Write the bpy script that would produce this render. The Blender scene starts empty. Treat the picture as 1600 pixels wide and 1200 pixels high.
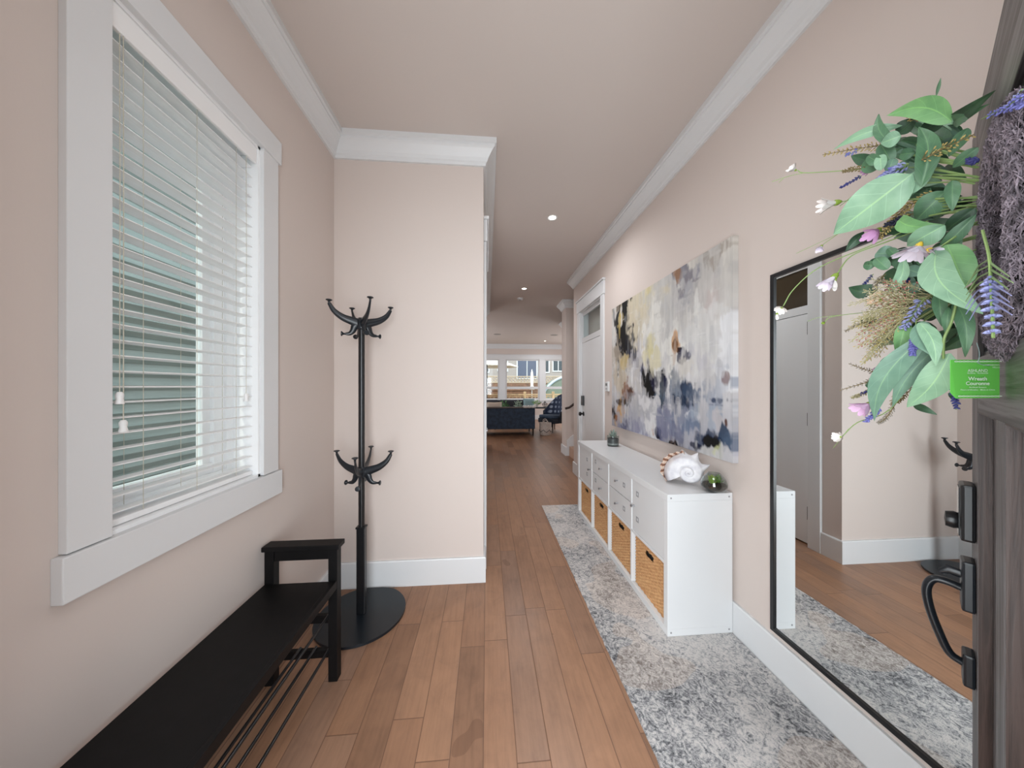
import bpy, bmesh, math, random
import numpy as np
from mathutils import Vector, Matrix
R = math.radians
SC = bpy.context.scene
C = SC.collection
random.seed(7)

# ------------------------------------------------------------------ camera, sky, sun, exposure
F_PX, EYE, YAW = 489.0, 1.366, math.atan(39 / 489.0)
cam_d = bpy.data.cameras.new('camera'); cam = bpy.data.objects.new('camera', cam_d); C.objects.link(cam)
cam_d.sensor_fit = 'HORIZONTAL'; cam_d.sensor_width = 36.0; cam_d.lens = F_PX / 1600 * 36
cam_d.shift_y = 3 / 1600; cam_d.clip_start = 0.02; cam_d.clip_end = 200
cam.location = (0, 0, EYE); cam.rotation_euler = (R(90), 0, -YAW)
SC.camera = cam

world = bpy.data.worlds.new('world'); SC.world = world; world.use_nodes = True
bg = world.node_tree.nodes['Background']
bg.inputs[0].default_value = (0.86, 0.93, 1.0, 1); bg.inputs[1].default_value = 1.8

sun_d = bpy.data.lights.new('sun', 'SUN'); sun = bpy.data.objects.new('sun', sun_d); C.objects.link(sun)
sun_d.energy = 1.5; sun_d.angle = R(1.0); sun_d.color = (1.0, 0.9, 0.76)
sun.rotation_euler = Vector((-0.25, -0.6, 0.75)).to_track_quat('Z', 'Y').to_euler()

def area(name, loc, target, sx, sy, power, col=(1, 1, 1), spread=180):
    d = bpy.data.lights.new(name, 'AREA'); o = bpy.data.objects.new(name, d); C.objects.link(o)
    d.shape = 'RECTANGLE'; d.size = sx; d.size_y = sy; d.energy = power; d.color = col; d.spread = R(spread)
    o.location = loc
    o.rotation_euler = (Vector(loc) - Vector(target)).to_track_quat('Z', 'Y').to_euler()
    return o
# daylight coming in through the open front door, then unseen fill lights added for brightness
area('porch_daylight', (-0.15, -0.42, 1.10), (1.0, 1.4, 1.05), 1.2, 1.9, 54, (0.90, 0.96, 1.0))
area('entry_fill_light', (0.25, 0.55, 3.0), (0.25, 0.56, 0), 0.5, 0.5, 4.0, (0.93, 0.97, 1.0))  # unseen fill added to brighten the walls near the camera
area('living_fill_left', (-2.4, 10.0, 1.8), (1.0, 9.6, 1.0), 2.6, 1.8, 60, (0.92, 0.96, 1.0))  # added fill inside the left wall, no window there
area('living_fill_right', (4.3, 10.6, 1.8), (1.0, 10.0, 1.0), 2.0, 1.6, 40, (0.92, 0.96, 1.0))  # added fill on the right side, lifts the far room

SC.view_settings.view_transform = 'Standard'; SC.view_settings.look = 'None'
SC.view_settings.exposure = 0.66; SC.view_settings.gamma = 1.0
try: SC.view_settings.use_curve_mapping = False
except Exception: pass
cy = SC.cycles
cy.max_bounces = 12; cy.diffuse_bounces = 8; cy.glossy_bounces = 5; cy.transmission_bounces = 8
cy.transparent_max_bounces = 16; cy.caustics_reflective = False; cy.caustics_refractive = False
cy.sample_clamp_indirect = 8

# ------------------------------------------------------------------ helpers
def lin(c):
    return tuple(((x / 255) / 12.92 if x / 255 <= 0.04045 else (((x / 255) + 0.055) / 1.055) ** 2.4) for x in c) + (1.0,)

class NT:
    """tiny helper round a material's node tree"""
    def __init__(s, name, color=(128, 128, 128), rough=0.5, metal=0.0, spec=0.5, coat=0.0):
        s.m = bpy.data.materials.new(name); s.m.use_nodes = True
        s.t = s.m.node_tree; s.n = s.t.nodes; s.l = s.t.links
        s.b = s.n['Principled BSDF']; s.out = s.n['Material Output']
        s.b.inputs['Base Color'].default_value = lin(color); s.b.inputs['Roughness'].default_value = rough
        s.b.inputs['Metallic'].default_value = metal; s.b.inputs['Specular IOR Level'].default_value = spec
        s.b.inputs['Coat Weight'].default_value = coat
    def node(s, t, **kw):
        n = s.n.new(t)
        for k, v in kw.items(): setattr(n, k, v)
        return n
    def link(s, a, b): s.l.new(a, b)
    def coord(s, kind='Object', scale=(1, 1, 1)):
        c = s.node('ShaderNodeTexCoord'); mp = s.node('ShaderNodeMapping'); mp.inputs['Scale'].default_value = scale
        s.link(c.outputs[kind], mp.inputs['Vector']); return mp.outputs['Vector']
    def geo(s, scale=(1, 1, 1)):
        c = s.node('ShaderNodeNewGeometry'); mp = s.node('ShaderNodeMapping'); mp.inputs['Scale'].default_value = scale
        s.link(c.outputs['Position'], mp.inputs['Vector']); return mp.outputs['Vector']
    def math(s, op, a, b=None, c=None):
        n = s.node('ShaderNodeMath', operation=op)
        for i, x in enumerate((a, b, c)):
            if x is None: continue
            if isinstance(x, (int, float)): n.inputs[i].default_value = x
            else: s.link(x, n.inputs[i])
        return n.outputs[0]
    def noise(s, vec, scale, detail=4, rough=0.5, dist=0.0):
        n = s.node('ShaderNodeTexNoise'); n.inputs['Scale'].default_value = scale; n.inputs['Detail'].default_value = detail
        n.inputs['Roughness'].default_value = rough; n.inputs['Distortion'].default_value = dist
        s.link(vec, n.inputs['Vector']); return n.outputs['Fac']
    def ramp(s, fac, stops, interp='LINEAR'):
        n = s.node('ShaderNodeValToRGB'); n.color_ramp.interpolation = interp
        e = n.color_ramp.elements
        while len(e) < len(stops): e.new(0.5)
        for i, (p, c) in enumerate(stops): e[i].position = p; e[i].color = lin(c)
        s.link(fac, n.inputs['Fac']); return n.outputs['Color']
    def mix(s, fac, a, b, mode='MIX'):
        n = s.node('ShaderNodeMix', data_type='RGBA', blend_type=mode)
        if isinstance(fac, (int, float)): n.inputs[0].default_value = fac
        else: s.link(fac, n.inputs[0])
        for i, x in ((6, a), (7, b)):
            if isinstance(x, tuple): n.inputs[i].default_value = x if len(x) == 4 else lin(x)
            else: s.link(x, n.inputs[i])
        return n.outputs[2]
    def color(s, c): s.link(c, s.b.inputs['Base Color'])
    def bump(s, h, strength=0.3, dist=0.01):
        n = s.node('ShaderNodeBump'); n.inputs['Strength'].default_value = strength; n.inputs['Distance'].default_value = dist
        s.link(h, n.inputs['Height']); s.link(n.outputs[0], s.b.inputs['Normal'])

def plain(name, color, rough=0.5, metal=0.0, spec=0.5, noise=0.0, nscale=40, coat=0.0):
    t = NT(name, color, rough, metal, spec, coat)
    if noise:
        v = t.coord(); f = t.noise(v, nscale, 5)
        d = tuple(max(0, x * (1 - noise)) for x in color); l = tuple(min(255, x * (1 + noise * 0.6)) for x in color)
        t.color(t.ramp(f, [(0.3, d), (0.7, l)]))
        t.bump(f, 0.08, 0.002)
    return t.m

def link(name, mesh, mat=None, parent=None):
    o = bpy.data.objects.new(name, mesh); C.objects.link(o)
    if mat is not None:
        for m in (mat if isinstance(mat, (list, tuple)) else [mat]): mesh.materials.append(m)
    if parent is not None: o.parent = parent
    return o
def obj(name, bm, mat, parent=None, smooth=False, loc=None):
    me = bpy.data.meshes.new(name)
    bmesh.ops.recalc_face_normals(bm, faces=bm.faces)
    bm.to_mesh(me); bm.free()
    if smooth:
        for p in me.polygons: p.use_smooth = True
        me.set_sharp_from_angle(angle=R(40))
    o = link(name, me, mat, parent)
    if loc: o.location = loc
    return o
def tag(o, label, cat, group=None):
    o['label'] = label; o['category'] = cat
    if group: o['group'] = group
    return o
def thing(name, label, cat, loc=(0, 0, 0), rz=0, group=None):
    o = bpy.data.objects.new(name, None); C.objects.link(o); o.empty_display_size = 0.1
    o.location = loc; o.rotation_euler = (0, 0, rz)
    return tag(o, label, cat, group)
def struct(o): o['kind'] = 'structure'; return o
def copy_tree(o, parent=None):
    c = o.copy(); C.objects.link(c); c.parent = parent
    for ch in list(o.children): copy_tree(ch, c)
    return c

def NB(): return bmesh.new()
def bx(bm, x0, x1, y0, y1, z0, z1, bev=0.0, mi=0, seg=2):
    r = bmesh.ops.create_cube(bm, size=1.0)
    v = r['verts']
    for p in v:
        p.co = Vector((x0 + (x1 - x0) * (p.co.x + 0.5), y0 + (y1 - y0) * (p.co.y + 0.5), z0 + (z1 - z0) * (p.co.z + 0.5)))
    fs = set(f for p in v for f in p.link_faces)
    for f in fs: f.material_index = mi
    if bev:
        es = set(e for p in v for e in p.link_edges)
        bmesh.ops.bevel(bm, geom=list(es), offset=bev, segments=seg, affect='EDGES', profile=0.6)
    return bm
def frames(pts):
    pts = [Vector(p) for p in pts]; out = []
    n = None
    for i, p in enumerate(pts):
        a = pts[max(0, i - 1)]; b = pts[min(len(pts) - 1, i + 1)]
        t = (b - a); t = t.normalized() if t.length > 1e-9 else Vector((0, 0, 1))
        if n is None:
            r = Vector((0, 0, 1)) if abs(t.z) < 0.9 else Vector((1, 0, 0))
            n = (r - t * r.dot(t)).normalized()
        else:
            n = (n - t * n.dot(t)); n = n.normalized() if n.length > 1e-9 else Vector((1, 0, 0))
        out.append((p, t, n, t.cross(n)))
    return out
def tube(bm, pts, r, seg=8, mi=0, cap=True, flat=1.0):
    fr = frames(pts); rings = []
    for i, (p, t, n, b) in enumerate(fr):
        rr = r[i] if isinstance(r, (list, tuple)) else r
        rings.append([bm.verts.new(p + n * (rr * math.cos(2 * math.pi * k / seg)) + b * (rr * flat * math.sin(2 * math.pi * k / seg))) for k in range(seg)])
    for a, b in zip(rings, rings[1:]):
        for k in range(seg):
            f = bm.faces.new((a[k], a[(k + 1) % seg], b[(k + 1) % seg], b[k])); f.material_index = mi
    if cap and seg > 2:
        f = bm.faces.new(rings[0][::-1]); f.material_index = mi
        f = bm.faces.new(rings[-1]); f.material_index = mi
def lathe(bm, prof, seg=32, center=(0, 0, 0), mi=0, axis='z', M=None):
    rings = []; c = Vector(center)
    for r, z in prof:
        if r < 1e-6: ring = [bm.verts.new(Vector((0, 0, z)))]
        else: ring = [bm.verts.new(Vector((r * math.cos(2 * math.pi * k / seg), r * math.sin(2 * math.pi * k / seg), z))) for k in range(seg)]
        rings.append(ring)
    for a, b in zip(rings, rings[1:]):
        for k in range(seg):
            k2 = (k + 1) % seg
            if len(a) == 1 and len(b) == 1: continue
            if len(a) == 1: f = bm.faces.new((a[0], b[k2], b[k]))
            elif len(b) == 1: f = bm.faces.new((a[k], a[k2], b[0]))
            else: f = bm.faces.new((a[k], a[k2], b[k2], b[k]))
            f.material_index = mi
    for ring in rings:
        for v in ring:
            if M is not None: v.co = M @ v.co
            v.co += c
def sphere(bm, c, r, sub=2, mi=0, scale=(1, 1, 1), M=None):
    g = bmesh.ops.create_icosphere(bm, subdivisions=sub, radius=1.0)
    for v in g['verts']:
        q = Vector((v.co.x * r * scale[0], v.co.y * r * scale[1], v.co.z * r * scale[2]))
        if M is not None: q = M @ q
        v.co = q + Vector(c)
        for f in v.link_faces: f.material_index = mi
def prism(bm, pts, axis, a0, a1, mi=0):
    """closed 2-D outline extruded along an axis: 'x' takes (y,z) points, 'y' (x,z), 'z' (x,y)"""
    def P(p, a): return {'x': (a, p[0], p[1]), 'y': (p[0], a, p[1]), 'z': (p[0], p[1], a)}[axis]
    A = [bm.verts.new(P(p, a0)) for p in pts]; B = [bm.verts.new(P(p, a1)) for p in pts]
    n = len(pts)
    for f in [bm.faces.new(A[::-1]), bm.faces.new(B)] + [bm.faces.new((A[i], A[(i + 1) % n], B[(i + 1) % n], B[i])) for i in range(n)]:
        f.material_index = mi
def sweep(bm, path, prof):
    """profile (offset from wall, z) carried along a plan path with mitred corners, room on the right"""
    P = [Vector((p[0], p[1])) for p in path]; rings = []
    for i, p in enumerate(P):
        ns = []
        if i > 0: d = (P[i] - P[i - 1]).normalized(); ns.append(Vector((d.y, -d.x)))
        if i < len(P) - 1: d = (P[i + 1] - P[i]).normalized(); ns.append(Vector((d.y, -d.x)))
        m = ns[0] if len(ns) == 1 else (ns[0] + ns[1]) / (1 + ns[0].dot(ns[1]))
        rings.append([bm.verts.new((p.x + m.x * o, p.y + m.y * o, z)) for o, z in prof])
    n = len(prof)
    for a, b in zip(rings, rings[1:]):
        for k in range(n): bm.faces.new((a[k], a[(k + 1) % n], b[(k + 1) % n], b[k]))
    bm.faces.new(rings[0][::-1]); bm.faces.new(rings[-1])
CY, SY = math.cos(YAW), math.sin(YAW)
def at(u, v, d):
    """the point seen at picture position u,v, d metres ahead of the eye"""
    a = (u - 800) / F_PX * d; b = -(v - 603) / F_PX * d
    return Vector((a * CY + d * SY, d * CY - a * SY, EYE + b))
def catmull(pts, n=6):
    pts = [Vector(p) for p in pts]; out = []
    q = [pts[0] * 2 - pts[1]] + pts + [pts[-1] * 2 - pts[-2]]
    for i in range(1, len(q) - 2):
        for k in range(n):
            t = k / n
            out.append(0.5 * ((2 * q[i]) + (q[i + 1] - q[i - 1]) * t + (2 * q[i - 1] - 5 * q[i] + 4 * q[i + 1] - q[i + 2]) * t * t + (3 * q[i] - q[i - 1] - 3 * q[i + 1] + q[i + 2]) * t ** 3))
    out.append(pts[-1]); return out

# ------------------------------------------------------------------ materials
def paint(name, col):
    t = NT(name, col, 0.85, spec=0.25); v = t.geo(); f = t.noise(v, 180, 3); t.bump(f, 0.06, 0.002); return t.m
WALL = paint('greige wall paint', (208, 196, 189))
CEIL = paint('ceiling paint', (204, 194, 188))
TRIM = plain('white semi gloss trim', (216, 217, 218), 0.45)
WHITE = plain('white lacquer', (219, 220, 221), 0.3)
BLACK = plain('black lacquered metal', (16, 17, 20), 0.32)
BLACKW = plain('black brown stained wood', (13, 12, 13), 0.5, spec=.2, noise=0.25, nscale=30)
BLUEBLK = plain('black powder coat', (22, 27, 33), 0.33)
DARKMET = plain('dark bronze hardware', (14, 14, 15), 0.3, metal=0.4)
STEEL = plain('brushed steel', (175, 176, 180), 0.3, metal=1.0)
GREYP = plain('grey plastic', (150, 150, 152), 0.4)

def wood_floor():
    t = NT('hand scraped maple floor', (150, 115, 95), 0.33, spec=0.3)
    g = t.node('ShaderNodeNewGeometry'); sp = t.node('ShaderNodeSeparateXYZ'); t.link(g.outputs['Position'], sp.inputs[0])
    X, Y = sp.outputs['X'], sp.outputs['Y']; W = 0.123
    xs = t.math('DIVIDE', t.math('ADD', X, 0.014 + W * 40), W)
    row = t.math('FLOOR', xs); fx = t.math('FRACT', xs)
    wn = t.node('ShaderNodeTexWhiteNoise', noise_dimensions='1D'); t.link(row, wn.inputs['W'])
    wn2 = t.node('ShaderNodeTexWhiteNoise', noise_dimensions='1D'); t.link(t.math('ADD', row, 31.7), wn2.inputs['W'])
    L = t.math('ADD', t.math('MULTIPLY', wn.outputs[0], 0.55), 0.62)
    ys = t.math('DIVIDE', t.math('ADD', t.math('ADD', Y, 30.0), t.math('MULTIPLY', wn2.outputs[0], 3.0)), L)
    idx = t.math('FLOOR', ys); fy = t.math('FRACT', ys)
    cb = t.node('ShaderNodeCombineXYZ'); t.link(row, cb.inputs[0]); t.link(idx, cb.inputs[1])
    wp = t.node('ShaderNodeTexWhiteNoise', noise_dimensions='2D'); t.link(cb.outputs[0], wp.inputs['Vector'])
    pr = wp.outputs[0]
    col = t.ramp(pr, [(0.0, (128, 95, 74)), (0.25, (143, 107, 83)), (0.6, (150, 112, 87)), (0.85, (156, 118, 92)), (1.0, (138, 107, 88))])
    # grain moves with the plank
    cb2 = t.node('ShaderNodeCombineXYZ'); t.link(t.math('MULTIPLY', X, 60), cb2.inputs[0]); t.link(t.math('MULTIPLY', Y, 5), cb2.inputs[1]); t.link(t.math('MULTIPLY', pr, 37), cb2.inputs[2])
    gr = t.noise(cb2.outputs[0], 1.0, 6, 0.6)
    col = t.mix(0.55, col, t.ramp(gr, [(0.25, (160, 160, 160)), (0.5, (188, 188, 188)), (0.8, (205, 205, 205))]), 'OVERLAY')
    cb3 = t.node('ShaderNodeCombineXYZ'); t.link(X, cb3.inputs[0]); t.link(t.math('MULTIPLY', Y, 0.8), cb3.inputs[1]); t.link(t.math('MULTIPLY', pr, 11), cb3.inputs[2])
    bl = t.noise(cb3.outputs[0], 9, 4, 0.6, 0.6)
    col = t.mix(0.5, col, t.ramp(bl, [(0.28, (156, 156, 160)), (0.55, (188, 188, 188)), (0.8, (200, 200, 200))]), 'OVERLAY')
    kn = t.noise(cb3.outputs[0], 4.5, 2, 0.5)
    col = t.mix(t.math('MULTIPLY', t.math('GREATER_THAN', kn, 0.73), 0.35), col, (92, 62, 46))
    ex = t.math('MINIMUM', fx, t.math('SUBTRACT', 1.0, fx)); ey = t.math('MULTIPLY', t.math('MINIMUM', fy, t.math('SUBTRACT', 1.0, fy)), t.math('DIVIDE', L, W))
    e = t.math('MINIMUM', ex, ey)
    seam = t.math('SMOOTH_MIN', t.math('DIVIDE', e, 0.022), 1.0, 0.1)
    col = t.mix(seam, (98, 70, 54), col)
    t.color(col)
    t.link(t.math('ADD', t.math('MULTIPLY', bl, 0.18), 0.24), t.b.inputs['Roughness'])
    h = t.math('ADD', t.math('MULTIPLY', seam, 0.7), t.math('MULTIPLY', gr, 0.35)); t.bump(h, 0.35, 0.002)
    return t.m
FLOOR = wood_floor()

def door_wood(name, vertical=True, cols=((58, 53, 52), (128, 125, 126), (96, 91, 91)), rough=0.45, k=1.0):
    t = NT(name, cols[1], rough)
    v = t.coord('Object', (70, 70, 2.2) if vertical else (2.2, 70, 70))
    f = t.noise(v, 1.0 * k, 8, 0.65, 0.7)
    w = t.noise(t.coord('Object', (9, 9, .7) if vertical else (.7, 9, 9)), 1.0, 3, 0.5)
    c = t.ramp(f, [(0.36, cols[0]), (0.47, cols[2]), (0.58, cols[1])])
    t.color(t.mix(0.35, c, t.ramp(w, [(0.3, (100, 100, 102)), (0.7, (150, 148, 146))]), 'OVERLAY')); t.bump(f, 0.5, 0.0015)
    return t.m
DOORV = door_wood('weathered grey door grain upright'); DOORH = door_wood('weathered grey door grain level', False)
DOORP = door_wood('brown panel grain', True, ((44, 32, 28), (84, 66, 60), (62, 47, 42)))

def glass_thin(name, tint=(245, 250, 250), rough=0.0, refl=1.0):
    t = NT(name); t.n.remove(t.b)
    tr = t.node('ShaderNodeBsdfTransparent'); tr.inputs[0].default_value = lin(tint)
    gl = t.node('ShaderNodeBsdfGlossy'); gl.inputs['Roughness'].default_value = rough
    g = t.node('ShaderNodeNewGeometry'); vd = t.node('ShaderNodeVectorMath', operation='DOT_PRODUCT')
    t.link(g.outputs['Incoming'], vd.inputs[0]); t.link(g.outputs['Normal'], vd.inputs[1])
    sch = t.math('ADD', t.math('MULTIPLY', t.math('POWER', t.math('SUBTRACT', 1.0, t.math('ABSOLUTE', vd.outputs['Value'])), 5.0), .8), .03)
    mx = t.node('ShaderNodeMixShader'); t.link(t.math('MULTIPLY', sch, refl), mx.inputs[0])
    t.link(tr.outputs[0], mx.inputs[1]); t.link(gl.outputs[0], mx.inputs[2]); t.link(mx.outputs[0], t.out.inputs[0])
    return t.m
GLASS = glass_thin('clear window glass'); PGLASS = glass_thin('clear vessel glass', (240, 245, 244), 0.02, 2.4)
MIRROR = NT('silvered mirror glass', (235, 238, 238), 0.0, 1.0).m
def emis(name, col, s):
    t = NT(name, col); t.b.inputs['Emission Color'].default_value = lin(col); t.b.inputs['Emission Strength'].default_value = s; return t.m
LAMP = emis('lit lamp lens', (255, 246, 232), 5)

# ------------------------------------------------------------------ the shell
CZ = 3.04; LX = -1.028; JY = 2.198; KX = -0.025; RX = 1.366; LR0, LR1 = -2.6, 4.6; BY = 12.6
bm = NB(); bx(bm, -1.188, 5.0, -0.1, 6.88, -0.12, 0.0); bx(bm, -2.72, 5.0, 6.88, 12.8, -0.12, 0.0); struct(obj('floor', bm, FLOOR))
bm = NB(); bx(bm, -1.188, 5.0, -0.1, 6.88, CZ, CZ + 0.25); bx(bm, -2.72, 5.0, 6.88, 12.8, CZ, CZ + 0.25); struct(obj('ceiling', bm, CEIL))
bm = NB()
WY0, WY1, WZ0, WZ1 = 0.929, 1.503, 0.957, 2.444
bx(bm, LX - .16, LX, 0.03, WY0, 0, CZ); bx(bm, LX - .16, LX, WY1, JY + .1, 0, CZ)
bx(bm, LX - .16, LX, WY0, WY1, 0, WZ0); bx(bm, LX - .16, LX, WY0, WY1, WZ1, CZ)
struct(obj('wall_left', bm, WALL))
bm = NB(); bx(bm, LX, KX, JY, JY + .1, 0, CZ); struct(obj('wall_jog', bm, WALL))
DY0, DY1 = 2.44, 3.27     # corridor door
bm = NB()
bx(bm, KX - .12, KX, JY + .1, DY0, 0, CZ); bx(bm, KX - .12, KX, DY1, 7.0, 0, CZ); bx(bm, KX - .12, KX, DY0, DY1, 2.44, CZ)
struct(obj('wall_corridor_left', bm, WALL))
bm = NB(); bx(bm, -1.188, -1.07, JY + .1, 6.88, 0, CZ); struct(obj('wall_outer_left', bm, WALL))
bm = NB(); bx(bm, LR0, KX - .12, 6.88, 7.0, 0, CZ); struct(obj('wall_living_front', bm, WALL))
bm = NB(); bx(bm, LR0 - .12, LR0, 6.88, BY + .12, 0, CZ); struct(obj('wall_living_left', bm, WALL))
bm = NB(); bx(bm, LR1, LR1 + .12, 4.0, BY + .12, 0, CZ); struct(obj('wall_living_right', bm, WALL))
EY0, EY1 = 3.645, 4.50    # door in the right wall
bm = NB()
bx(bm, RX, RX + .12, 0.03, EY0, 0, CZ); bx(bm, RX, RX + .12, EY1, 4.85, 0, CZ); bx(bm, RX, RX + .12, EY0, EY1, 2.44, CZ)
bx(bm, RX + .12, LR1, 4.73, 4.85, 0, CZ)
struct(obj('wall_right', bm, WALL))
bm = NB(); bx(bm, 1.54, LR1, 6.03, 6.36, 0, CZ); struct(obj('wall_stair', bm, WALL))
bm = NB(); bx(bm, 2.02, LR1, 8.10, 8.24, 0, CZ); struct(obj('wall_living_stub', bm, WALL))
bm = NB()
bx(bm, LX - .16, -.47, 0.03, 0.15, 0, CZ); bx(bm, .47, RX + .12, 0.03, 0.15, 0, CZ); bx(bm, -.47, .47, 0.03, 0.15, 2.06, 2.18); bx(bm, -.47, .47, 0.03, 0.15, 2.86, CZ)  # gap above the doorway added to let more daylight in
struct(obj('wall_front', bm, WALL))
# back wall with three windows
WB = [(-0.95, 0.488), (0.746, 2.128), (2.338, 3.75)]; BZ0, BZ1 = 0.80, 2.44
bm = NB(); bx(bm, LR0, LR1, BY, BY + .12, 0, BZ0); bx(bm, LR0, LR1, BY, BY + .12, BZ1, CZ)
xs = [LR0] + [x for w in WB for x in w] + [LR1]
for i in range(0, 8, 2): bx(bm, xs[i], xs[i + 1], BY, BY + .12, BZ0, BZ1)
struct(obj('wall_back', bm, WALL))

CROWN = [(0.0, 2.895), (0.014, 2.895), (0.018, 2.912), (0.026, 2.918), (0.034, 2.938), (0.05, 2.962), (0.066, 2.982), (0.078, 2.992), (0.078, 3.004), (0.090, 3.008), (0.090, CZ), (0.0, CZ)]
BASE = [(0.0, 0.0), (0.016, 0.0), (0.016, 0.168), (0.012, 0.176), (0.0, 0.176)]
ti = [0]
def trim(path, prof=CROWN, name=None):
    ti[0] += 1; b = NB(); sweep(b, path, prof); return struct(obj(name or 'trim_%d' % ti[0], b, TRIM))
trim([(LX, .15), (LX, JY), (KX, JY), (KX, 7.0), (LR0, 7.0)])
trim([(LR1, 4.85), (RX, 4.85), (RX, .15), (LX, .15)])
trim([(LR1, 6.36), (1.54, 6.36), (1.54, 6.03), (LR1, 6.03)])
trim([(LR1, 8.24), (2.02, 8.24), (2.02, 8.10), (LR1, 8.10)])
trim([(LR0, BY), (LR1, BY)], [(o * 1.6, CZ - (CZ - z) * 1.2) for o, z in CROWN])
trim([(LX, .15), (LX, JY), (KX, JY), (KX, DY0 - .09)], BASE, 'baseboard_left')
trim([(KX, DY1 + .09), (KX, 7.0), (LR0, 7.0)], BASE, 'baseboard_corridor')
trim([(RX, EY0 - .10), (RX, .15), (.56, .15)], BASE, 'baseboard_right')
trim([(LR1, 4.85), (RX, 4.85), (RX, EY1 + .12)], BASE, 'baseboard_corner')
trim([(1.62, 6.36), (1.54, 6.36), (1.54, 6.03), (1.66, 6.03)], BASE, 'baseboard_stair')
trim([(LR0, BY), (LR1, BY)], BASE, 'baseboard_back')

# back windows
for i, (a, b) in enumerate(WB):
    f = NB()
    for (x0, x1) in ((a, a + .055), (b - .055, b)): bx(f, x0, x1, BY + .03, BY + .09, BZ0, BZ1)
    for (z0, z1) in ((BZ0, BZ0 + .06), (BZ1 - .05, BZ1), (1.24, 1.34)): bx(f, a + .055, b - .055, BY + .03, BY + .09, z0, z1)
    w = struct(obj('window_%d' % (i + 2), f, TRIM))
    g = NB(); bx(g, a + .055, b - .055, BY + .058, BY + .062, BZ0 + .06, BZ1 - .05); obj('window_pane', g, GLASS, w)
bm = NB()
bx(bm, -1.2, 3.95, BY - .02, BY, 2.44, 2.60); bx(bm, -1.22, 3.97, BY - .035, BY, 2.60, 2.64)
for (a, b) in ((-1.15, -.95), (.488, .746), (2.128, 2.338), (3.75, 3.9)): bx(bm, a, b, BY - .018, BY, BZ0, 2.44)
bx(bm, -1.22, 3.97, BY - .05, BY, BZ0 - .035, BZ0); bx(bm, -1.15, 3.9, BY - .018, BY, BZ0 - .13, BZ0 - .035)
ti[0] += 1; struct(obj('trim_%d' % ti[0], bm, TRIM))

# ------------------------------------------------------------------ left window and its blind
bm = NB()
bx(bm, LX, LX + .02, .836, WY0, .96, 2.444, .002); bx(bm, LX, LX + .02, WY1, 1.603, .96, 2.444, .002)
bx(bm, LX, LX + .026, .822, 1.618, 2.444, 2.552, .002)
bx(bm, LX, LX + .028, .822, 1.620, .845, .957, .003)
ti[0] += 1; struct(obj('trim_%d' % ti[0], bm, TRIM))
bm = NB()   # jamb lining and vinyl frame
XO = LX - .16
bx(bm, XO, LX + .004, WY0, WY0 + .012, WZ0, WZ1); bx(bm, XO, LX + .004, WY1 - .012, WY1, WZ0, WZ1)
bx(bm, XO, LX + .004, WY0, WY1, WZ0, WZ0 + .012); bx(bm, XO, LX + .004, WY0, WY1, WZ1 - .012, WZ1)
for (y0, y1, xa, xb) in ((WY0 + .012, WY0 + .05, XO, XO + .06), (WY1 - .05, WY1 - .012, XO, XO + .06), (WY1 - .10, WY1 - .05, XO + .01, XO + .05), (WY1 - .135, WY1 - .10, XO + .01, XO + .035)):
    bx(bm, xa, xb, y0, y1, WZ0 + .012, WZ1 - .012)
bx(bm, XO, XO + .06, WY0 + .05, WY1 - .05, WZ0 + .012, WZ0 + .05); bx(bm, XO + .01, XO + .045, WY0 + .05, WY1 - .05, WZ0 + .05, WZ0 + .09)
bx(bm, XO, XO + .06, WY0 + .05, WY1 - .05, WZ1 - .05, WZ1 - .012)
w1 = struct(obj('window_1', bm, plain('white vinyl', (240, 241, 242), .3)))
bm = NB(); bx(bm, XO + .024, XO + .028, WY0 + .05, WY1 - .135, WZ0 + .09, WZ1 - .05); obj('window_pane', bm, GLASS, w1)

SLAT = plain('white faux wood slat', (238, 238, 238), .4)
bl = thing('window_blind', 'white horizontal slatted blind, open, filling the tall window on the left wall', 'blind', (LX - .04, 1.216, WZ1 - .012))
o0 = Vector(bl.location)
def rel(b, o): 
    for v in b.verts: v.co -= o
    return b
y0, y1 = WY0 + .018, WY1 - .018
bm = NB(); bx(bm, LX - .075, LX - .005, y0, y1, WZ1 - .05, WZ1 - .013, .002); obj('headrail', rel(bm, o0), SLAT, bl)
bm = NB(); bx(bm, LX - .012, LX + .001, y0 - .002, y1 + .002, WZ1 - .085, WZ1 - .014, .003); obj('valance', rel(bm, o0), SLAT, bl)
bm = NB(); n = 32; pitch = .0444
for i in range(n):
    z = WZ1 - .105 - i * pitch
    prof = [(-.025, -.0015), (-.012, .0006), (0, .0014), (.012, .0006), (.025, -.0015), (.025, .0015), (.012, .0036), (0, .0044), (-.012, .0036), (-.025, .0015)]
    a = R(3)
    pr = [(LX - .042 + x * math.cos(a) - q * math.sin(a), z + x * math.sin(a) + q * math.cos(a)) for x, q in prof]
    prism(bm, pr, 'y', y0, y1)
obj('slats', rel(bm, o0), SLAT, bl)
zb = WZ0 + .014
bm = NB(); bx(bm, LX - .068, LX - .016, y0, y1, zb, zb + .018, .003); obj('bottom_rail', rel(bm, o0), SLAT, bl)
CORD = plain('cream blind cord', (196, 190, 174), .8); TASS = plain('white tassel', (232, 231, 230), .4)
bm = NB()
for y in (WY0 + .11, 1.216, WY1 - .11):
    for x in (LX - .069, LX - .015):
        tube(bm, [(x, y, zb + .02), (x, y, WZ1 - .05)], .0008, 5)
obj('ladder_cord', rel(bm, o0), CORD, bl)
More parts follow.
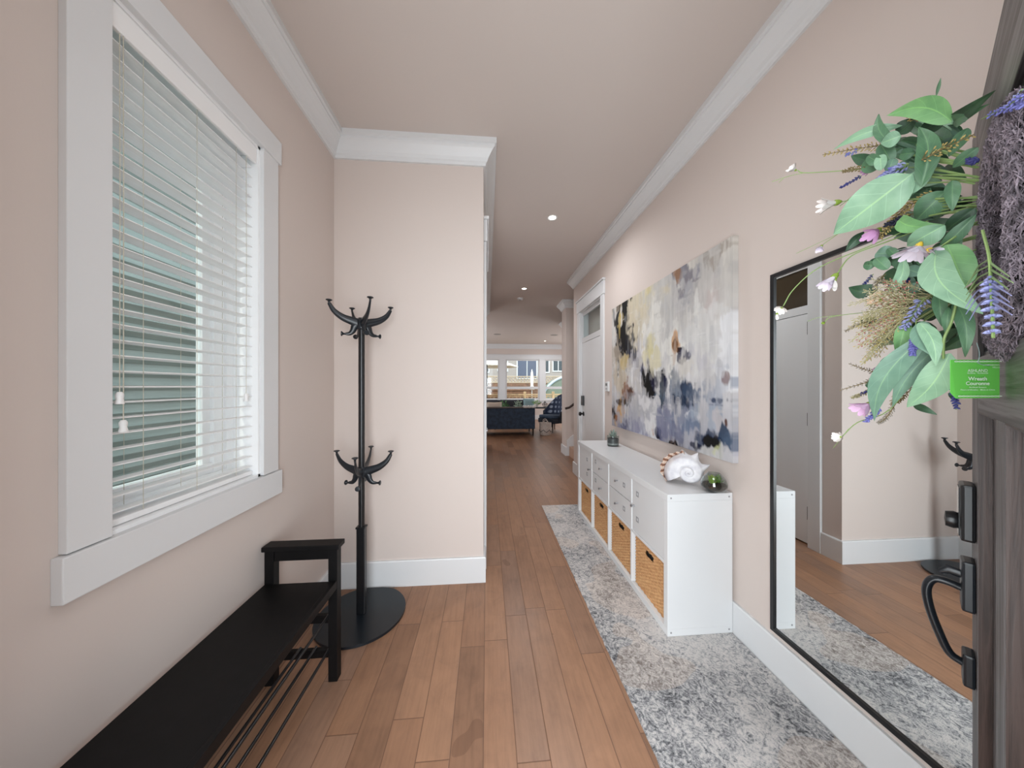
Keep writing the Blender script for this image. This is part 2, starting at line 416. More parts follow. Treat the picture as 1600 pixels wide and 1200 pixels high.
for (y, x, zt, n2) in ((.967, LX - .004, 1.315, 1), (.974, LX - .002, 1.235, 1), (1.435, LX - .006, 1.30, 1)):
    bm = NB(); tube(bm, [(x, y, WZ1 - .05), (x + .001, y, 1.9), (x, y, zt + .03)], .0011, 5); obj('lift_cord', rel(bm, o0), CORD, bl)
    bm = NB(); lathe(bm, [(0, .034), (.005, .034), (.0085, .028), (.0085, .021), (.0072, .014), (.0095, .004), (.0095, 0), (0, 0)], 14, (x, y, zt)); obj('cord_tassel', rel(bm, o0), TASS, bl, True)

# ------------------------------------------------------------------ doors in the corridor walls
def inner_door(name, wallx, side, y0, y1, near_hinge=True, keypad=False):
    """side=+1: wall surface faces +x"""
    s = side
    X = lambda o: wallx + s * o
    def b2(b, o0, o1, *r, **k): bx(b, min(X(o0), X(o1)), max(X(o0), X(o1)), *r, **k)
    bm = NB()
    for (a, c) in ((y0 - .10, y0), (y1, y1 + .10)): b2(bm, 0, .02, a, c, 0, 2.44, .002)
    b2(bm, 0, .026, y0 - .115, y1 + .115, 2.44, 2.60, .003); b2(bm, 0, .04, y0 - .125, y1 + .125, 2.60, 2.622, .003)
    for (a, c) in ((y0, y0 + .015), (y1 - .015, y1)): b2(bm, -.12, .002, a, c, 0, 2.44)
    b2(bm, -.12, .002, y0 + .015, y1 - .015, 2.425, 2.44)
    b2(bm, -.07, -.02, y0 + .015, y1 - .015, 1.99, 2.06); b2(bm, -.06, -.03, y0 + .015, y1 - .015, 2.385, 2.425)
    d = struct(obj(name, bm, TRIM))
    b = NB(); b2(b, -.062, -.022, y0 + .018, y1 - .018, .012, 1.985, .002); obj('door_panel', b, plain('door paint', (222, 223, 224), .4), d)
    b = NB(); b2(b, -.047, -.043, y0 + .015, y1 - .015, 2.06, 2.385); obj('transom_pane', b, GLASS if keypad else plain('dark transom glass', (62, 52, 38), .12), d)
    hy = y0 + .02
    for z in (.28, 1.08, 1.86):
        b = NB(); b2(b, -.022, -.012, hy - .008, hy + .012, z - .05, z + .05); tube(b, [(X(-.008), hy, z - .055), (X(-.008), hy, z + .055)], .006, 8); obj('hinge', b, DARKMET, d)
    ky = y1 - .085
    if keypad:
        b = NB(); b2(b, -.022, .006, ky - .033, ky + .033, 1.085, 1.225, .006); k = obj('keypad_lock', b, BLACK, d)
        b = NB(); M = Matrix.Rotation(R(-90) * s * -1, 3, 'Y')
        lathe(b, [(0, 0), (.032, 0), (.032, .008), (.012, .012), (.012, .03), (.026, .042), (.030, .055), (.022, .066), (0, .068)], 20, (X(-.022), ky, .965), M=Matrix.Rotation(R(90 * s), 3, 'Y')); obj('door_knob', b, BLACK, d, True)
    else:
        b = NB(); lathe(b, [(0, 0), (.028, 0), (.028, .008), (.012, .012), (.012, .05), (0, .05)], 18, (X(-.022), ky, .93), M=Matrix.Rotation(R(90 * s), 3, 'Y'))
        tube(b, [(X(.022), ky, .93), (X(.026), ky - .05, .932), (X(.024), ky - .11, .928)], .008, 10); obj('door_handle', b, STEEL, d, True)
    return d
inner_door('door_1', RX, -1, EY0, EY1, keypad=True)
inner_door('door_2', KX, 1, DY0, DY1)
bm = NB(); bx(bm, RX + .13, RX + 1.6, 3.3, 4.72, 0.0, CZ - .001)
struct(obj('wall_behind_transom', bm, WALL))
bm = NB(); bx(bm, KX - 1.0, KX - .13, JY + .11, 3.6, 0.0, CZ - .001)
struct(obj('wall_closet', bm, WALL))

cl = bpy.data.lights.new('side_room_light', 'POINT'); cl.energy = 25; cl.shadow_soft_size = .1; clo = bpy.data.objects.new('side_room_light', cl); C.objects.link(clo); clo.location = (RX + .9, 4.0, 2.6)
th = thing('thermostat', 'small white wall thermostat between the grey door and the abstract canvas', 'thermostat', (RX, 3.44, 1.36))
bm = NB(); bx(bm, -.022, 0, -.042, .042, -.055, .055, .004); obj('housing', bm, WHITE, th)
bm = NB(); bx(bm, -.0235, -.0215, -.026, .026, .008, .036); obj('display', bm, plain('lcd grey', (120, 125, 122), .3), th)
bm = NB()
for k in range(3): bx(bm, -.0245, -.0215, -.024 + .018 * k, -.012 + .018 * k, -.03, -.022)
obj('button', bm, GREYP, th)

# ceiling fittings
def downlight(x, y, first=None, label=''):
    if first is None:
        t = thing('downlight', label, 'ceiling light', (x, y, CZ), 0, 'recessed lights in the hall ceiling')
        b = NB(); lathe(b, [(.036, 0.0), (.036, -.002), (.048, -.006), (.05, -.004), (.05, 0), (.036, 0)], 28); obj('trim_ring', b, WHITE, t, True)
        b = NB(); lathe(b, [(0, -.0015), (.036, -.0015), (.036, 0.0), (0, 0.0)], 28); obj('lens', b, LAMP, t)
    else:
        t = copy_tree(first); t.location = (x, y, CZ); t['label'] = label
    d = bpy.data.lights.new('lamp_light', 'SPOT'); d.energy = 44; d.spot_size = R(168); d.spot_blend = 1.0; d.shadow_soft_size = .045; d.color = (.95, .97, 1)
    l = bpy.data.objects.new('lamp_light', d); C.objects.link(l); l.location = (x, y, CZ - .02)
    return t
dl = downlight(.647, 3.07, None, 'nearest round recessed light, glowing in the hall ceiling before the grey door')
downlight(.637, 5.35, dl, 'round recessed light beyond the crown return, beside the smoke detector')
downlight(2.15, 11.5, dl, 'farthest small recessed light, near the back windows')
sm = thing('smoke_detector', 'round white smoke detector on the ceiling behind the second recessed light', 'smoke detector', (.63, 5.95, CZ))
bm = NB(); lathe(bm, [(0, -.035), (.03, -.035), (.05, -.028), (.058, -.012), (.06, 0), (0, 0)], 24); obj('housing', bm, WHITE, sm, True)
bm = NB(); lathe(bm, [(.012, -.036), (.02, -.0375), (.024, -.036), (.02, -.034), (.012, -.036)], 20); obj('vent_slot', bm, GREYP, sm)
for x, lb in ((.33, 'grey ceiling speaker grille above the blue sofa, left of the pair'), (2.2, 'grey ceiling speaker grille above the armchair, right of the pair')):
    b = NB(); lathe(b, [(0, -.006), (.10, -.006), (.12, -.004), (.12, 0), (0, 0)], 28, (0, 0, 0))
    o = obj('ceiling_speaker', b, plain('grey speaker mesh', (150, 146, 142), .7, noise=.2, nscale=300), loc=(x, 10.15, CZ)); tag(o, lb, 'speaker', 'ceiling speakers of the living room')

# ------------------------------------------------------------------ stairs in the alcove
TREAD = plain('beige stair carpet', (190, 158, 138), .95, noise=.12, nscale=200)
st = NB()
for k in range(7):
    bx(st, 1.60 + .26 * k, 1.60 + .26 * k + .30, 4.87, 6.01, 0.0 if k == 0 else .0, .185 * (k + 1), .006)
tag(obj('staircase', st, TREAD), 'beige carpeted stairs rising to the right behind the right wall', 'stairs')
st = NB(); prism(st, [(1.56, 0), (1.56, .30), (1.62, .36), (3.6, 1.82), (3.6, 1.5), (3.6, 0)], 'y', 6.012, 6.03)
ti[0] += 1; struct(obj('trim_%d' % ti[0], st, TRIM))
hr = thing('handrail', 'dark handrail end fixed to the stair wall', 'handrail', (1.50, 5.92, .93))
b = NB(); tube(b, [(0, 0, 0), (.08, 0, .02), (1.8, 0, 1.28)], .022, 12); obj('rail', b, plain('dark stained rail', (46, 32, 26), .4), hr, True)
b = NB(); tube(b, [(.25, 0, .10), (.25, .06, .07), (.25, .105, .07)], .008, 8); obj('bracket', b, DARKMET, hr)
# half wall with a white cap on the right of the living room
b = NB(); bx(b, 1.86, 2.6, 7.45, 7.57, 0, .74); hw = struct(obj('wall_half', b, WALL))
b = NB(); bx(b, 1.83, 2.62, 7.42, 7.60, .74, .775, .004); obj('cap', b, TRIM, hw)

# ------------------------------------------------------------------ shoe bench
bn = thing('shoe_bench', 'black wooden shoe bench with raised arm ends and metal rod shelves under the blind', 'bench', (-.85, 1.0, 0))
o0 = Vector(bn.location)
A0, A1, B0, B1 = -1.008, -.690, .46, 1.545
def part(name, bm, mat, parent, o, smooth=False): return obj(name, rel(bm, o), mat, parent, smooth)
for y in (B0, B1 - .04):
    for x in (A0, A1 - .04):
        b = NB(); bx(b, x, x + .04, y, y + .04, 0, .615, .002); part('post', b, BLACKW, bn, o0)
    b = NB(); bx(b, A0 + .04, A1 - .04, y + .004, y + .036, .565, .615, .002); part('arm_rail', b, BLACKW, bn, o0)
    b = NB(); bx(b, A0 - .006, A1 + .012, y - .012, y + .052, .615, .637, .003); part('arm_top', b, BLACKW, bn, o0)
    for z in (.265, .105):
        b = NB(); bx(b, A0 + .04, A1 - .04, y + .01, y + .032, z, z + .035, .002); part('shelf_rail', b, BLACKW, bn, o0)
b = NB(); bx(b, A0 + .002, A1 - .02, B0 + .04, B1 - .04, .447, .465, .002); part('seat', b, BLACKW, bn, o0)
b = NB(); bx(b, A1 - .02, A1 - .001, B0 + .04, B1 - .04, .430, .468, .003); part('seat_rail', b, BLACKW, bn, o0)
for z in (.306, .146):
    for x in (-.925, -.865, -.795, -.730):
        b = NB(); tube(b, [(x, B0 + .02, z), (x, B1 - .015, z)], .0062, 10); part('shelf_rod', b, BLACK, bn, o0, True)

# ------------------------------------------------------------------ coat stand
cs = thing('coat_stand', 'black metal coat stand with two tiers of curved hooks on an oval base', 'coat stand', (-.745, 1.93, 0))
b = NB(); n = 64
ol = []
for k in range(n):
    a = 2 * math.pi * k / n; r = .248
    x, y = r * math.cos(a), r * math.sin(a)
    ol.append((x, min(y, .235)))
prism(b, ol, 'z', 0, .014)
bmesh.ops.bevel(b, geom=[e for e in b.edges if len(e.link_faces) == 2 and all(abs(v.co.z - .014) < 1e-5 for v in e.verts)], offset=.004, segments=3, affect='EDGES')
obj('base', b, plain('blue black base plate', (22, 28, 34), .28), cs, True)
b = NB(); bx(b, -.024, .024, -.018, .018, .014, .52, .004); bx(b, -.028, .028, -.022, .022, .52, .532, .003); obj('lower_sleeve', b, BLACK, cs)
b = NB(); tube(b, [(0, 0, .53), (0, 0, 1.765)], .0175, 20)
lathe(b, [(0, 0), (.0185, 0), (.0185, .012), (0, .014)], 20, (0, 0, 1.758)); obj('pole', b, BLACK, cs, True)
def knob(b, p, d, r=.017):
    z = Vector((0, 0, 1)); q = z.rotation_difference(Vector(d).normalized()).to_matrix()
    lathe(b, [(0, -.004), (.006, -.002), (.0055, .008), (.009, .014), (r, .018), (r, .0215), (.012, .024), (0, .025)], 16, p, M=q)
def arm(ztop, ang, up, lo):
    a = R(ang); d = Vector((math.cos(a), math.sin(a), 0)); b = NB()
    def Q(r, z): return d * r + Vector((0, 0, z))
    path = catmull([Q(.012, ztop - .035), Q(.05, ztop - .022), Q(.10, ztop - .004), Q(.142, ztop + .028), Q(up, ztop + .07)], 5)
    m = len(path); tube(b, path, [.021 * (1 - k / m) + .0085 for k in range(m)], 10, flat=.5)
    knob(b, Q(up, ztop + .068), (0, 0, 1))
    path = catmull([Q(.012, ztop - .03), Q(.035, ztop - .05), Q(.046, ztop - .078), Q(.062, ztop - .096), Q(lo, ztop - .10)], 5)
    m = len(path); tube(b, path, [.018 * (1 - k / m) + .0065 for k in range(m)], 10, flat=.5)
    knob(b, Q(lo, ztop - .10), d, .0145)
    obj('hook_arm', b, BLUEBLK, cs, True)
for ang in (203, 306, 33, 130): arm(1.77, ang, .168, .085)
for ang in (165, 280, 2, 92): arm(.885, ang, .168, .085)
for z in (1.70, .82):
    b = NB(); lathe(b, [(.017, 0), (.024, .006), (.026, .03), (.026, .05), (.021, .062), (.017, .066)], 20, (0, 0, z)); obj('hub', b, BLUEBLK, cs, True)

# ------------------------------------------------------------------ rug
def rug_mat():
    t = NT('faded grey patterned rug', (200, 196, 192), .95, spec=.1)
    v = t.geo(); big = t.noise(v, 2.2, 4, .6, .5); mid = t.noise(v, 42, 5, .75, .8); fine = t.noise(v, 260, 3, .7)
    vo = t.node('ShaderNodeTexVoronoi', feature='F1', distance='EUCLIDEAN'); vo.inputs['Scale'].default_value = 9; vo.inputs['Randomness'].default_value = .35; t.link(v, vo.inputs['Vector'])
    rg = t.math('PINGPONG', t.math('MULTIPLY', vo.outputs['Distance'], 8.0), .5)
    pet = t.math('MULTIPLY', t.math('SUBTRACT', rg, .25), .16)
    den = t.math('ADD', t.math('ADD', mid, t.math('MULTIPLY', t.math('SUBTRACT', big, .5), .55)), pet)
    den = t.math('ADD', den, t.math('MULTIPLY', t.math('SUBTRACT', fine, .5), .46))
    c = t.ramp(den, [(.36, (208, 203, 199)), (.47, (184, 182, 181)), (.57, (142, 142, 144)), (.69, (86, 87, 90)), (.80, (42, 43, 46))])
    warm = t.noise(v, 1.6, 2, .5)
    c = t.mix(t.math('MULTIPLY', t.math('GREATER_THAN', warm, .56), .22), c, (212, 190, 170))
    t.color(c); t.bump(fine, .5, .004); return t.m
RUGM = rug_mat()
b = NB(); rx0, rx1, ry0, ry1 = .618, 1.345, .30, 3.52
rr = random.Random(3); edge = []
n = 160
for k in range(n + 1): edge.append((rx0 + rr.uniform(-.002, .002), ry0 + (ry1 - ry0) * k / n))
for k in range(31): edge.append((rx0 + (rx1 - rx0) * k / 30, ry1 + rr.uniform(-.002, .002)))
edge += [(rx1, ry0)]
prism(b, edge, 'z', 0.0005, .007)
tag(obj('runner_rug', b, RUGM), 'faded grey and cream patterned runner rug on the wood floor under the white shelving unit', 'rug')

# ------------------------------------------------------------------ cube shelving unit
KX0, KX1, KY0, KY1, KZ0, KZ1 = .974, 1.348, 1.622, 3.302, .0075, .777
kl = thing('shelving_unit', 'long white cube shelving unit with doors and drawers above four open cells', 'shelving unit', (1.16, 2.46, KZ0))
o0 = Vector(kl.location); T, t_ = .038, .016
ch = (KZ1 - KZ0 - 2 * T - t_) / 2; cw = (KY1 - KY0 - 2 * T - 3 * t_) / 4
def kbox(b, *a, bev=.0015): bx(b, *a, bev)
b = NB()
kbox(b, KX0, KX1, KY0, KY1, KZ1 - T, KZ1); part('top_board', b, WHITE, kl, o0)
b = NB(); kbox(b, KX0, KX1, KY0, KY1, KZ0, KZ0 + T); part('bottom_board', b, WHITE, kl, o0)
for y in (KY0, KY1 - T):
    b = NB(); kbox(b, KX0, KX1, y, y + T, KZ0 + T, KZ1 - T); s_ = part('side_board', b, WHITE, kl, o0)
    if y == KY0:
        for x in (KX0 + .02, KX1 - .02):
            for z in (KZ0 + .02, KZ1 - .02):
                b = NB(); lathe(b, [(0, 0), (.005, 0), (.005, .001), (0, .001)], 14, (x, y - .001, z), M=Matrix.Rotation(R(-90), 3, 'X')); part('screw_cap', b, GREYP, s_, o0)
yc = [KY0 + T + k * (cw + t_) for k in range(4)]
for k in range(1, 4):
    b = NB(); kbox(b, KX0 + .001, KX1, yc[k] - t_, yc[k], KZ0 + T, KZ1 - T, bev=.0006); part('divider', b, WHITE, kl, o0)
zm = KZ0 + T + ch
b = NB()
for k in range(4): bx(b, KX0 + .001, KX1, yc[k], yc[k] + cw, zm, zm + t_)
part('middle_shelf', b, WHITE, kl, o0)
b = NB(); bx(b, KX1 - .004, KX1 - .0005, KY0 + T, KY1 - T, KZ0 + T, KZ1 - T); part('back_board', b, WHITE, kl, o0)
INS = plain('white insert front', (215, 216, 217), .32)
z0 = zm + t_
def front(name, y, w, za, zb_, knobs, plates):
    b = NB(); bx(b, KX0 + .006, KX0 + .022, y + .003, y + w - .003, za + .003, zb_ - .003, .001); f = part(name, b, INS, kl, o0)
    for (ky, kz) in knobs:
        b = NB(); lathe(b, [(0, 0), (.005, 0), (.004, .016), (.008, .020), (.009, .026), (.006, .029), (0, .030)], 16, (KX0 + .006, ky, kz), M=Matrix.Rotation(R(-90), 3, 'Y')); part('knob', b, STEEL, f, o0, True)
    for (py, pz) in plates:
        b = NB(); q = .017
        for (a0, a1, c0, c1) in ((-q, q, q - .008, q), (-q, q, -q, -q + .008), (-q, -q + .008, -q + .008, q - .008), (q - .008, q, -q + .008, q - .008)):
            bx(b, KX0 + .0045, KX0 + .0062, py + a0, py + a1, pz + c0, pz + c1)
        part('label_plate', b, plain('grey plate frame', (148, 149, 152), .4), f, o0)
zq = z0 + ch / 2
front('door', yc[0], cw, z0, z0 + ch, [(yc[0] + cw - .035, zq)], [(yc[0] + cw - .075, z0 + ch * .76), (yc[0] + cw - .075, z0 + ch * .27)])
for c, pl in ((1, -.085), (2, .10)):
    ym = yc[c] + cw / 2
    for k in range(2):
        za = z0 + k * ch / 2
        front('drawer', yc[c], cw, za, za + ch / 2, [(ym + (.02 if c == 1 else -.05), za + ch * .25)], [(ym + pl, za + ch * (.25 if c == 1 else .33))])
front('door', yc[3], cw, z0, z0 + ch, [(yc[3] + .035, zq)], [(yc[3] + .13, z0 + ch * .72), (yc[3] + .13, z0 + ch * .30)])

# woven baskets in the lower cells
def wicker():
    t = NT('woven seagrass', (196, 146, 96), .75)
    v = t.coord('Object'); f = t.noise(v, 60, 5, .6); g = t.noise(t.coord('Object', (1, .4, 14)), 22, 3, .5)
    c = t.mix(.5, t.ramp(f, [(.3, (158, 104, 62)), (.7, (226, 184, 132))]), t.ramp(g, [(.35, (168, 116, 72)), (.65, (224, 180, 130))]))
    t.color(c); t.bump(f, .3, .002); return t.m
WK = wicker(); DARKIN = plain('painted hollow shade', (22, 14, 9), .9)
bw, bh = cw - .03, ch - .02
def basket_front():
    b = NB(); ny, nz = 150, 132; V = []
    for j in range(nz + 1):
        row = []
        for i in range(ny + 1):
            y = bw * i / ny; z = bh * j / nz
            r = z / .0098; k = math.floor(r); ph = (k % 2) * math.pi
            cord = math.sqrt(max(0, 1 - (2 * (r - k) - 1) ** 2))
            wav = .5 + .5 * math.cos(y / .020 * math.pi + ph)
            hole = bh - .062 < z < bh - .028 and bw * .5 - .045 < y < bw * .5 + .045
            d = .0075 * cord * (.35 + .65 * wav)
            row.append(b.verts.new((-d, y, z)))
        V.append(row)
    for j in range(nz):
        for i in range(ny):
            z = bh * (j + .5) / nz; y = bw * (i + .5) / ny
            if bh - .062 < z < bh - .028 and bw * .5 - .045 < y < bw * .5 + .045: continue
            b.faces.new((V[j][i], V[j][i + 1], V[j + 1][i + 1], V[j + 1][i]))
    D = .32
    bx(b, .001, D, 0, .008, 0, bh); bx(b, .001, D, bw - .008, bw, 0, bh); bx(b, D - .008, D, .008, bw - .008, 0, bh); bx(b, .001, D, .008, bw - .008, 0, .008)
    return b
bk = None
BL = ['woven tan basket in the lower cell nearest the white end panel', 'woven tan basket in the lower cell second from the white end panel',
      'woven tan basket in the lower cell third from the white end panel', 'woven tan basket in the lower cell farthest away, by the grey door']
for k in range(4):
    if bk is None:
        bk = thing('wicker_basket', BL[0], 'basket', (KX0 + .028, yc[0] + .015, KZ0 + T + .0005), 0, 'baskets in the lower cells')
        obj('body', basket_front(), WK, bk, True)
        b = NB(); bx(b, .012, .02, bw * .5 - .06, bw * .5 + .06, bh - .075, bh - .02); obj('hole_shade', b, DARKIN, bk)  # dark sheet painted as the shade inside the handle hole
    else:
        o = copy_tree(bk); o.location = (KX0 + .028, yc[k] + .015, KZ0 + T + .0005); o['label'] = BL[k]

# ------------------------------------------------------------------ things on the unit
KT = KZ1
SOIL = plain('dark soil', (58, 44, 38), .95, noise=.5, nscale=220)
def rosette(b, c, n, L, w, tilt0, tilt1, rnd, mi=0, thick=.3):
    for k in range(n):
        a = k * 2.399963; f = k / max(1, n - 1); el = tilt0 + (tilt1 - tilt0) * (1 - f)
        l = L * (.55 + .45 * (1 - f * .6)) * rnd.uniform(.88, 1.1)
        d = Vector((math.cos(a) * math.cos(el), math.sin(a) * math.cos(el), math.sin(el)))
        s = Vector((-math.sin(a), math.cos(a), 0)); up = d.cross(s) * -1
        rings = []
        for q, wd in ((0, .35), (.3, .8), (.6, 1), (.85, .6), (1, .04)):
            p = Vector(c) + d * (l * q) + Vector((0, 0, .12 * l * q * q))
            rings.append([b.verts.new(p + s * (w * wd)), b.verts.new(p + up * (-w * wd * thick)), b.verts.new(p - s * (w * wd)), b.verts.new(p + up * (w * wd * thick * .3))])
        for r0, r1 in zip(rings, rings[1:]):
            for j in range(4): b.faces.new((r0[j], r0[(j + 1) % 4], r1[(j + 1) % 4], r1[j])).material_index = mi
        b.faces.new(rings[-1]).material_index = mi
rd = random.Random(5)
ps = thing('potted_succulent', 'grey green succulent in a straight clear glass pot at the far end of the unit', 'plant', (1.235, 2.99, KT))
b = NB(); lathe(b, [(0, 0), (.055, 0), (.057, .003), (.058, .10), (.055, .10), (.053, .012), (0, .012)], 32); obj('glass_pot', b, PGLASS, ps, True)
b = NB(); lathe(b, [(0, .030), (.052, .030), (.0528, .06), (.0525, .074), (.03, .08), (0, .082)], 28); obj('soil', b, plain('dark gravel', (52, 54, 58), .8, noise=.6, nscale=260), ps, True)
b = NB(); lathe(b, [(0, .0125), (.052, .0125), (.0525, .03), (0, .03)], 28); obj('gravel', b, plain('pale gravel', (172, 172, 172), .8, noise=.5, nscale=260), ps, True)
b = NB(); rosette(b, (0, 0, .08), 22, .075, .011, R(10), R(80), rd); obj('leaves', b, plain('grey green succulent leaf', (138, 152, 142), .6), ps, True)
tr = thing('glass_terrarium', 'rounded tilted glass bowl of dark soil and green succulents beside the white conch', 'terrarium', (1.268, 1.658, KT))
Mt = Matrix.Rotation(R(-8), 3, 'Y')
b = NB(); lathe(b, [(0, 0.0), (.035, .0), (.055, .010), (.066, .030), (.066, .048), (.056, .072), (.040, .092), (.030, .102), (.028, .102), (.038, .091), (.054, .071), (.064, .048), (.064, .031), (.053, .0125), (.034, .0025), (0, .0025)], 36); obj('glass_bowl', b, PGLASS, tr, True)
b = NB(); lathe(b, [(0, .004), (.033, .004), (.052, .014), (.0625, .031), (.062, .040), (.03, .046), (0, .048)], 32); obj('soil', b, SOIL, tr, True)
for (x, y, L, c) in ((-.022, -.012, .042, (150, 178, 62)), (.022, -.005, .045, (96, 132, 48)), (0, .022, .04, (178, 190, 88))):
    b = NB(); rosette(b, (x, y, .044), 14, L, .008, R(25), R(85), rd); obj('succulent', b, plain('succulent green', c, .5), tr, True)

# white conch shell: a spiral surface with shoulder spines and a striped flared lip
cn = thing('conch_shell', 'large white spiny conch shell with a peach and brown striped lip', 'seashell', (1.215, 1.808, KT), R(-32)); cn.scale = (.95, .95, .95)
SH = NT('chalky shell', (240, 238, 238), .45); v = SH.coord(); f = SH.noise(v, 30, 5); SH.color(SH.ramp(f, [(.3, (196, 194, 200)), (.6, (216, 214, 216))])); SH.bump(f, .3, .004)
TE = R(212); TURN = 2.6 * 2 * math.pi; KG = .155
def sring(th, ph, grow=1.0, extra=0.0):
    """local x right, y away from the hall, z up; th runs along the spiral, ph round the whorl"""
    g = math.exp(-KG * (TURN - th)); a = TE - (TURN - th); Rc, rt_ = .078 * g, .068 * g * grow
    sp = 0.0
    for c, hgt in ((R(104), .034), (R(66), .040), (R(24), .050), (R(-20), .02)):
        da = (a - c)
        if abs(da) < .5 and th > TURN - 4.6: sp = max(sp, hgt * max(0, 1 - (abs(da) / .30)) ** 1.7)
    w = max(0, math.cos(ph - .25)) ** 7
    rad = rt_ * (1 + .05 * math.cos(7 * ph)) + sp * w + extra
    r = Rc + rad * math.cos(ph)
    y = rad * math.sin(ph) * .95 + .085 * (1 - g) * -1
    return Vector((r * math.cos(a), y, r * math.sin(a)))
b = NB(); nu, nv = 230, 30; rings = []
for i in range(nu + 1):
    rings.append([b.verts.new(sring(TURN * i / nu, 2 * math.pi * j / nv)) for j in range(nv)])
for p, c in zip(rings, rings[1:]):
    for j in range(nv): b.faces.new((p[j], p[(j + 1) % nv], c[(j + 1) % nv], c[j]))
b.faces.new(rings[0])
zmin = min(v.co.z for v in b.verts) - .001
for v in b.verts: v.co.z -= zmin
obj('shell_body', b, SH.m, cn, True)
LIP = NT('striped lip', (236, 204, 180), .4); v = LIP.coord('UV'); w = LIP.node('ShaderNodeTexWave', wave_type='BANDS', bands_direction='Y'); w.inputs['Scale'].default_value = 2.3; w.inputs['Distortion'].default_value = 1.5; LIP.link(v, w.inputs['Vector'])
LIP.color(LIP.ramp(w.outputs['Fac'], [(.30, (216, 196, 180)), (.62, (198, 148, 118)), (.88, (118, 78, 56))]))
me = bpy.data.meshes.new('flared_lip'); nu, nv = 48, 6; vs, fs, uv = [], [], []
for i in range(nu + 1):
    t = i / nu; th = TURN - R(112) * (1 - t)
    for j in range(nv + 1):
        q = j / nv; p = sring(th, -.05 - .35 * q); o_ = sring(th, 3.14159)
        d = (p - o_).normalized(); ext = (.006 + .030 * math.sin(math.pi * min(1, t * 1.1)) ** .5 + .004 * math.cos(t * 40)) * q
        p = p + d * ext; p.y -= .012 * q; p.z -= zmin; p.z = max(p.z, .003)
        vs.append(tuple(p)); uv.append((q, t))
for i in range(nu):
    for j in range(nv): k = i * (nv + 1) + j; fs.append((k, k + 1, k + nv + 2, k + nv + 1))
me.from_pydata(vs, [], fs); l = me.uv_layers.new()
for lp in me.loops: l.data[lp.index].uv = uv[lp.vertex_index]
for p in me.polygons: p.use_smooth = True
o = link('flared_lip', me, LIP.m, cn); m = o.modifiers.new('s', 'SOLIDIFY'); m.thickness = .004; m.offset = 0

